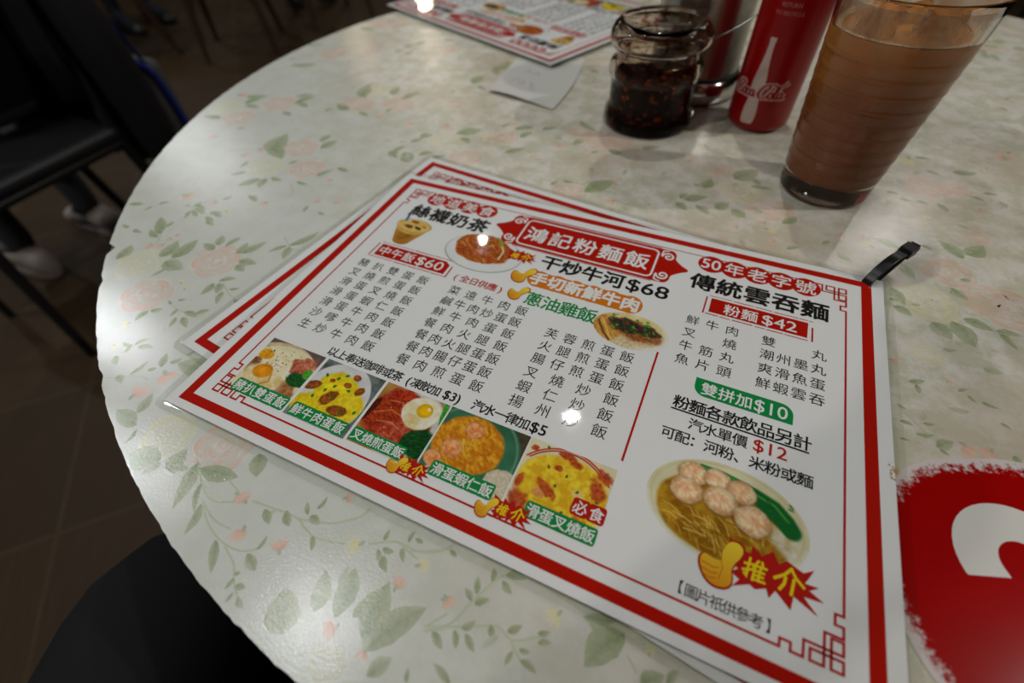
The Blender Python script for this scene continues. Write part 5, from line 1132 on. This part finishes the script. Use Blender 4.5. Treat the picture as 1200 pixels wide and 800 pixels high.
# digit 2 drawn as a swept band; centre of its bowl measured on the table
def to_local(x, y):
    dx, dy = x - sx, y - sy; return dx * math.cos(sa_) + dy * math.sin(sa_), -dx * math.sin(sa_) + dy * math.cos(sa_)
bx, by = to_local(318.5, -121.0)
mid = [(bx + 14.5 * math.cos(a_), by + 14.5 * math.sin(a_)) for a_ in np.linspace(math.radians(195), math.radians(-38), 30)]
mid += [(bx + 7, by - 17), (bx - 3, by - 25), (bx - 12.5, by - 34)]
mid = [tuple(p_) for p_ in mid]
mb = MB(); vs = []
n_ = len(mid)
for i, (x, y) in enumerate(mid):
    xa, ya = mid[max(0, i - 1)]; xb, yb = mid[min(n_ - 1, i + 1)]; L = math.hypot(xb - xa, yb - ya); nx, ny = -(yb - ya) / L, (xb - xa) / L
    if i == 0: nx, ny = 1, 0.06; nx = -1
    vs += [stp(x + nx * 6.7, y + ny * 6.7, .00045), stp(x - nx * 6.7, y - ny * 6.7, .00045)]
wcol = (*rgb(226, 224, 218), 1)
mb.add(vs, [(2 * i, 2 * i + 1, 2 * i + 3, 2 * i + 2) for i in range(n_ - 1)], wcol)
mb.add([stp(bx - 21, by - 44, .00046), stp(bx + 22, by - 44, .00046), stp(bx + 22, by - 32, .00046), stp(bx - 21, by - 32, .00046)], [(0, 1, 2, 3)], wcol)
mb.build('white_digit', M_STK, st, colors=True, normals=False)

# cable tie through the corner hole of the two menus
M_TIE = mat('black_nylon', (0.012, 0.012, 0.013), 0.32)
hx, hy = 272.4, 9.0
tie = thing('cable_tie', P(hx, hy, 0.5), 'black cable tie looped through the upper right corner of the menus', 'cable tie')
dx, dy = 17.0, 25.0; L = math.hypot(dx, dy); dx /= L; dy /= L
pd = Vector((-dy, dx, 0))
def tiep(s_, h): return Vector((dx * s_ * S, dy * s_ * S, h * S))
loop = [tiep(*p_) for p_ in catmull([(0.0, .4), (.8, 3.0), (4, 6.6), (9, 9.6), (15, 11.2), (21, 11.0), (25, 10.6)], 5)]
back = [tiep(*p_) for p_ in catmull([(25.5, 9.6), (22, 7.6), (17, 4.8), (12.0, 2.0), (9.5, .3), (8.0, -.2)], 5)]
def strap(pts, w, th, name, parent):
    mb = MB(); vs = []
    for i, p_ in enumerate(pts):
        t_ = (pts[min(i + 1, len(pts) - 1)] - pts[max(i - 1, 0)]).normalized(); n_ = t_.cross(pd).normalized()
        for a_, b_ in ((1, 1), (-1, 1), (-1, -1), (1, -1)): vs.append(p_ + pd * w * S * .5 * a_ + n_ * th * S * .5 * b_)
    fs = [(i * 4 + k, i * 4 + (k + 1) % 4, i * 4 + 4 + (k + 1) % 4, i * 4 + 4 + k) for i in range(len(pts) - 1) for k in range(4)] + [(0, 3, 2, 1), tuple(4 * (len(pts) - 1) + k for k in range(4))]
    mb.add(vs, fs); o = mb.build(name, M_TIE, parent); bevel(o, .0003, 2); return o
strap(loop, 5.0, 1.0, 'strap', tie); strap(back, 5.0, 1.0, 'strap', tie)
mb = MB(); mb.box(-3.6 * S, 3.6 * S, -3.4 * S, 3.4 * S, -2.6 * S, 2.6 * S); hd = mb.build('locking_head', M_TIE, tie); bevel(hd, .0007, 2)
hd.location = tiep(27.2, 10.4); hd.rotation_euler = (0.05, -.05, math.atan2(dy, dx))
mb = MB(); mb.box(-1.6 * S, 1.8 * S, -2.3 * S, 2.3 * S, -.6 * S, .6 * S); tl = mb.build('cut_tail', M_TIE, tie); tl.location = tiep(31.6, 11.4); tl.rotation_euler = (0, -.25, math.atan2(dy, dx))
# ------------------------------------------------------------------ chairs and people around the room
M_BLACKMETAL = mat('black_painted_steel', (0.015, 0.015, 0.016), 0.4)
M_VINYL = mat('black_vinyl_seat', (0.016, 0.016, 0.018), 0.42, bump=.2, bscale=200)
M_WOOD = mat('dark_bentwood', rgb(52, 34, 24), 0.35, vary=.3, vscale=12)
M_CANE = mat('dark_seat_wood', rgb(60, 40, 28), 0.4, vary=.2, vscale=20)
def black_chair(loc, rz, label):
    """padded cafe chair facing local +Y"""
    t = thing('cafe_chair', loc, label, 'chair', 'black padded chairs', rz)
    mb = MB(); mb.box(-.205, .205, -.20, .21, .415, .455); o = mb.build('seat', M_VINYL, t); bevel(o, .018, 4)
    mb = MB(); mb.tube([(-.19, .19, .41), (.19, .19, .41), (.19, -.19, .41), (-.19, -.19, .41), (-.19, .19, .41)], .011, 10); mb.build('seat_frame', M_BLACKMETAL, t, smooth=True)
    for sx_ in (-1, 1):
        mb = MB(); mb.tube([(sx_ * .185, .185, .41), (sx_ * .19, .215, .0)], [.014, .011], 12); mb.build('leg', M_BLACKMETAL, t, smooth=True)
        mb = MB(); mb.tube(catmull([(sx_ * .19, -.25, 0), (sx_ * .185, -.19, .41), (sx_ * .18, -.205, .6), (sx_ * .175, -.25, .86)], 5), .014, 12); mb.build('leg', M_BLACKMETAL, t, smooth=True)
    mb = MB()
    n_ = 9
    for zz in (.60, .86):
        for yy in (0, .025):
            for i in range(n_):
                u = i / (n_ - 1) * 2 - 1; mb.V.append((u * .19, -.205 - (zz - .6) * .17 - .03 * (1 - u * u) + yy, zz)); mb.C.append((1, 1, 1, 1))
    q = lambda a_, b_, i: (a_ * 2 + b_) * n_ + i
    for i in range(n_ - 1):
        for f_ in ((q(0, 0, i), q(0, 0, i + 1), q(1, 0, i + 1), q(1, 0, i)), (q(0, 1, i), q(1, 1, i), q(1, 1, i + 1), q(0, 1, i + 1)), (q(1, 0, i), q(1, 0, i + 1), q(1, 1, i + 1), q(1, 1, i)), (q(0, 0, i), q(0, 1, i), q(0, 1, i + 1), q(0, 0, i + 1))): mb.F.append(f_); mb.M.append(0)
    for i in (0, n_ - 1): mb.F.append((q(0, 0, i), q(0, 1, i), q(1, 1, i), q(1, 0, i))); mb.M.append(0)
    o = mb.build('backrest', M_VINYL, t, smooth=True); bevel(o, .008, 2)
    return t
def bentwood(loc, rz, label):
    t = thing('bentwood_chair', loc, label, 'chair', 'dark bentwood chairs', rz)
    mb = MB(); mb.lathe([(.001, .44), (.15, .445), (.2, .455), (.205, .465), (.2, .475), (.15, .47), (.001, .468)], 40); mb.build('seat', M_CANE, t, smooth=50)
    mb = MB(); mb.lathe([(.2, .425), (.21, .425), (.212, .455), (.2, .455)], 40, closed=True); mb.build('seat_ring', M_WOOD, t, smooth=50)
    for sx_ in (-1, 1):
        mb = MB(); mb.tube(catmull([(sx_ * .15, .12, .44), (sx_ * .17, .15, .25), (sx_ * .19, .19, 0)], 5), [.018] * 8 + [.015, .014, .013], 12); mb.build('leg', M_WOOD, t, smooth=True)
        mb = MB(); mb.tube(catmull([(sx_ * .20, -.24, 0), (sx_ * .17, -.17, .28), (sx_ * .16, -.16, .45)], 5), [.013, .014, .015] + [.018] * 8, 12); mb.build('leg', M_WOOD, t, smooth=True)
        # curved brace from the leg up to the ring: the arch seen between two legs
        mb = MB(); mb.tube(catmull([(sx_ * .172, .155, .22), (sx_ * .165, .10, .36), (sx_ * .155, 0, .415), (sx_ * .165, -.1, .36), (sx_ * .178, -.185, .22)], 5), .010, 10); mb.build('arched_brace', M_WOOD, t, smooth=True)
    mb = MB(); mb.tube(catmull([(-.17, .155, .22), (-.10, .145, .37), (0, .14, .425), (.10, .145, .37), (.17, .155, .22)], 5), .010, 10); mb.build('arched_brace', M_WOOD, t, smooth=True)
    mb = MB(); mb.tube(catmull([(-.16, -.16, .45), (-.19, -.2, .66), (-.13, -.235, .84), (0, -.245, .89), (.13, -.235, .84), (.19, -.2, .66), (.16, -.16, .45)], 6), .014, 12); mb.build('back_hoop', M_WOOD, t, smooth=True)
    mb = MB(); mb.tube(catmull([(-.09, -.165, .45), (-.11, -.2, .62), (-.06, -.22, .74), (0, -.225, .765), (.06, -.22, .74), (.11, -.2, .62), (.09, -.165, .45)], 6), .010, 10); mb.build('inner_hoop', M_WOOD, t, smooth=True)
    return t

SKIN = mat('skin', rgb(206, 160, 132), .5); HAIR = mat('black_hair', (.012, .01, .009), .45)
def person(loc, rz, label, top_m, leg_m, shoe_m, arms='lap', spread=.11, knees=.45, knee_r=.066, knee_z=.53, feet_y=None, lean=0.0):
    """seated figure facing local +Y, hips over the origin, seat height .455"""
    root = thing('person', loc, label, 'person', None, rz)
    V = []; Rr = []; E = []
    def v(p, r, par=None):
        V.append(Vector(p)); Rr.append(r)
        if par is not None: E.append((par, len(V) - 1))
        return len(V) - 1
    fy = feet_y if feet_y is not None else knees - .02
    pel = v((0, 0, .57), (.15, .115)); sp1 = v((0, .0 + lean * .3, .74), (.135, .105), pel); sp2 = v((0, lean * .7, .92), (.155, .11), sp1); ch = v((0, lean, 1.05), (.12, .09), sp2)
    nk = v((0, lean + .02, 1.15), (.052, .052), ch); jaw = v((0, lean + .055, 1.235), (.062, .066), nk); hd_ = v((0, lean + .05, 1.30), (.076, .088), jaw); cr_ = v((0, lean + .04, 1.36), (.066, .074), hd_)
    for s_ in (-1, 1):
        hp = v((s_ * .095, .06, .55), (.09, .085), pel); mt = v((s_ * (.095 + spread) / 2 + s_ * .005, .06 + (knees - .06) * .5, .555 + (knee_z - .53) * .5), (.082, .08), hp)
        kn = v((s_ * spread, knees, knee_z), (knee_r, knee_r), mt); cf = v((s_ * spread, (knees + fy) / 2 - .03, .34), (.056, .058), kn); an = v((s_ * spread, fy - .03, .10), (.037, .04), cf); v((s_ * (spread + .012), fy + .10, .045), (.034, .026), an)
        sh = v((s_ * .185, lean, 1.06), (.062, .06), ch)
        if arms == 'lap':
            el = v((s_ * .235, lean * .6 + .03, .80), (.046, .046), sh); wr = v((s_ * .14, .27, .69), (.028, .03), el)
        else:
            el = v((s_ * .25 + .02, .16, .84), (.046, .046), sh); wr = v((s_ * .10 + .06, .33, .96), (.028, .03), el)
        d = (V[wr] - V[el]).normalized(); side = Vector((-s_, 0, 0)); side = (side - d * side.dot(d)).normalized(); dn = d.cross(side) * (1 if s_ < 0 else -1)
        if dn.z > 0: dn = -dn
        pm = v(V[wr] + d * .05, (.032, .016), wr)
        for k, (o_, l_) in enumerate(((-.024, .062), (-.008, .072), (.008, .067), (.023, .052))):
            a_ = v(V[wr] + d * .085 + side * -o_, (.0095, .0095), pm); b_ = v(V[a_] + d * l_ * .55 + dn * .012, (.0085, .0085), a_); v(V[b_] + d * l_ * .35 + dn * .022, (.0075, .0075), b_)
        a_ = v(V[wr] + d * .035 + side * .030, (.0115, .0115), wr); b_ = v(V[a_] + d * .032 + side * .018 + dn * .01, (.010, .010), a_); v(V[b_] + d * .026 + side * .002 + dn * .01, (.0085, .0085), b_)
    me = bpy.data.meshes.new('body'); me.from_pydata([tuple(p) for p in V], E, []); o = bpy.data.objects.new('body', me); COL.objects.link(o)
    sk = o.modifiers.new('skin', 'SKIN'); sk.use_smooth_shade = True; sb = o.modifiers.new('sub', 'SUBSURF'); sb.levels = 2; sb.render_levels = 2
    for i, r in enumerate(Rr): me.skin_vertices[0].data[i].radius = r
    me.skin_vertices[0].data[0].use_root = True
    dg = bpy.context.evaluated_depsgraph_get(); m2_ = bpy.data.meshes.new_from_object(o.evaluated_get(dg)); bpy.data.objects.remove(o)
    # face: eyes, nose, mouth and ears pressed into the one surface
    fc = Vector((0, lean + .05, 1.28))
    for vv in m2_.vertices:
        p_ = vv.co; rx, ry, rz_ = p_.x, p_.y - fc.y, p_.z - fc.z
        if rz_ > -.12 and abs(rx) < .12 and ry > -.2 and p_.z > 1.19:
            if ry > .03: vv.co.y += .024 * math.exp(-(rx / .013) ** 2 - ((rz_ + .008) / .022) ** 2) - .010 * math.exp(-((abs(rx) - .032) / .014) ** 2 - ((rz_ - .022) / .011) ** 2) + .006 * math.exp(-(rx / .024) ** 2 - ((rz_ + .048) / .008) ** 2)
            vv.co.x += (1 if rx > 0 else -1) * .018 * math.exp(-((ry) / .014) ** 2 - ((rz_ - .005) / .024) ** 2) * (abs(rx) > .05)
    for m_ in (top_m, leg_m, SKIN): m2_.materials.append(m_)
    wrz = (V[wr] - Vector((0, 0, 0)))
    for f_ in m2_.polygons:
        c = f_.center
        hand = (c.y > .255 and c.z > .635) if arms == 'lap' else (c.y > .31 and c.z > .8)
        f_.material_index = 2 if (c.z > 1.165 or hand) else (1 if c.z < .62 and (c.y > .1 or c.z < .5) else 0)
        f_.use_smooth = True
    b_ = bpy.data.objects.new('body', m2_); COL.objects.link(b_); b_.parent = root
    mb = MB()
    prof_ = []
    for i in range(10):
        a_ = PI / 2 * i / 9; prof_.append((.092 * math.cos(a_ * .98) + .0005, 1.315 + .095 * math.sin(a_)))
    prof_ = [(.080, 1.235), (.09, 1.27)] + prof_
    mb.lathe(prof_, 32, center=(0, 0, 0)); hr = []
    for (x, y, z) in mb.V:
        yy = y * 1.12 + lean + .035
        if y > .02 and z < 1.345: x, yy = x * .9, lean + .06 - (1.36 - z) * .3 + y * .25
        hr.append((x, yy, z))
    mb.V = hr; mb.build('hair', HAIR, root, smooth=True)
    for s_ in (-1, 1):
        x0 = s_ * (spread + .008); y0 = fy
        mb = MB(); rows_ = []
        for yy, w_, h_ in ((-.105, .026, .055), (-.09, .036, .075), (-.04, .038, .085), (.02, .040, .075), (.08, .045, .058), (.13, .042, .045), (.16, .028, .032), (.168, .008, .018)):
            ring_ = [(x0 + w_ * math.cos(2 * PI * k / 16), y0 + yy, .012 + h_ * .5 + h_ * .5 * math.sin(2 * PI * k / 16)) for k in range(16)]; rows_.append(ring_)
        for r__ in rows_: mb.add(r__, [])
        for i in range(len(rows_) - 1):
            for k in range(16): mb.F.append((i * 16 + k, i * 16 + (k + 1) % 16, i * 16 + 16 + (k + 1) % 16, i * 16 + 16 + k)); mb.M.append(0)
        mb.F += [tuple(range(16)), tuple(range(112, 128))]; mb.M += [0, 0]
        sh_ = mb.build('shoe', shoe_m, root, smooth=True)
        mb = MB(); ol = [(x0 + w_ * math.cos(t_), y0 + .03 + l_ * math.sin(t_)) for t_ in np.linspace(0, 2 * PI, 28, endpoint=False) for w_, l_ in ((.044, .135),)]
        mb.add([(x, y, 0.0) for x, y in ol] + [(x, y, .02) for x, y in ol], [tuple(range(28)), tuple(range(28, 56))] + [(k, (k + 1) % 28, 28 + (k + 1) % 28, 28 + k) for k in range(28)])
        mb.build('sole', M_BLACKMETAL if shoe_m.name.startswith('black') else shoe_m, sh_, smooth=40)
    return root
CLOTH_BLACK = mat('black_cloth', (0.010, 0.010, 0.011), 0.85, spec=.2, bump=.3, bscale=25); CLOTH_COAT = mat('black_coat', (0.014, 0.013, 0.014), 0.85, spec=.2)
DENIM = mat('dark_denim', (0.02, 0.022, 0.03), .85, spec=.2); GREYC = mat('grey_trousers', (0.07, 0.073, 0.083), .85, spec=.2)
SNEAK = mat('pale_sneaker', rgb(150, 140, 132), .6); BLKSHOE = mat('black_leather', (.012, .012, .012), .35)

black_chair((-1.385, 0.17, 0), PI, 'black padded chair with slim steel legs at left, beside the flowered table')
person((-1.36, 0.25, 0), PI / 2, 'person in black with pale sneakers sitting on the padded chair at left', CLOTH_COAT, GREYC, SNEAK, knees=.40, feet_y=.36, spread=.11)
black_chair((1.20, 3.1, 0), PI, 'black padded chair beyond the far right rim of the table')
black_chair((0.30, -0.70, 0), 0.42, 'black padded chair under the person whose knee shows at lower left')
person((0.285, -0.655, 0), 0.42, 'person in loose black trousers whose bent knee shows beside the table at lower left', CLOTH_BLACK, CLOTH_BLACK, BLKSHOE, arms='camera', spread=.17, knees=.47, knee_r=.09, knee_z=.562, lean=.05)
bentwood((-2.60, 1.93, 0), math.radians(-140), 'dark bentwood chair with arched braces, nearest of the blurred chairs at upper left')
bentwood((-2.50, 2.62, 0), math.radians(60), 'dark bentwood chair in the blur just above the far table rim')
bentwood((-3.22, 1.62, 0), math.radians(150), 'dark bentwood chair in the blur left of the black shoe')
person((-4.05, 2.02, 0), -PI / 2, 'person in dark clothes, black shoe stretched out on the tiles at upper left', CLOTH_BLACK, DENIM, BLKSHOE, knees=.44, feet_y=.42)
bentwood((-4.05, 2.02, 0), -PI / 2, 'dark bentwood chair under the person with the black shoe')
person((-2.50, 2.62, 0), math.radians(60), 'person in dark clothes sitting on the bentwood chair above the far table rim', CLOTH_COAT, DENIM, BLKSHOE, knees=.42, feet_y=.38)
# shoulder bag hanging from the left chair
M_BAG = mat('grey_bag_canvas', (0.075, 0.075, 0.078), .8, vary=.3, vscale=20); M_BLUE = mat('blue_webbing', rgb(14, 34, 120), .6)
t = thing('shoulder_bag', (-1.235, 0.515, 0), 'grey shoulder bag with a blue edge hanging on the back of the left chair', 'bag')
mb = MB(); mb.box(-.10, .06, -.03, .035, .26, .55); o = mb.build('bag_body', M_BAG, t); bevel(o, .02, 3)
mb = MB(); mb.tube(catmull([(.062, -.03, .56), (.066, .0, .5), (.066, .01, .30), (.05, .03, .25), (-.08, .03, .25)], 5), .008, 10); mb.build('blue_edge', M_BLUE, t, smooth=True)
mb = MB(); mb.tube(catmull([(-.08, 0, .54), (-.05, -.03, .70), (.0, -.05, .83), (.03, -.03, .70), (.05, 0, .54)], 6), .007, 10, flat=.4); mb.build('shoulder_strap', M_BLUE, t, smooth=True)

t = thing('jacket', (-1.385, 0.385, 0), 'black jacket draped over the back of the left chair', 'jacket')
mb = MB(); n_ = 14; rows_ = []
for (yy, zz, w_) in ((-.025, .50, .19), (-.03, .62, .205), (-.03, .76, .21), (-.02, .86, .205), (.03, .885, .205), (.055, .82, .21), (.065, .64, .215), (.07, .42, .205), (.065, .30, .19)):
    rows_.append([((i / (n_ - 1) * 2 - 1) * w_, yy + .012 * math.sin(i * 1.9 + zz * 9), zz + .012 * math.sin(i * 1.3)) for i in range(n_)])
for r__ in rows_: mb.add(r__, [])
for j in range(len(rows_) - 1):
    for i in range(n_ - 1): mb.F.append((j * n_ + i, j * n_ + i + 1, j * n_ + n_ + i + 1, j * n_ + n_ + i)); mb.M.append(0)
o = mb.build('jacket_body', CLOTH_COAT, t, smooth=True); sm_ = o.modifiers.new('cloth', 'SOLIDIFY'); sm_.thickness = .012; sm_.offset = 1
for s_ in (-1, 1):
    mb = MB(); mb.tube(catmull([(s_ * .19, .03, .80), (s_ * .225, .035, .66), (s_ * .23, .04, .48), (s_ * .225, .04, .33)], 5), [.05, .05, .05, .05, .05, .052, .052, .052, .05, .05, .048, .048, .046, .044, .042, .04], 14); mb.build('sleeve', CLOTH_COAT, t, smooth=True)
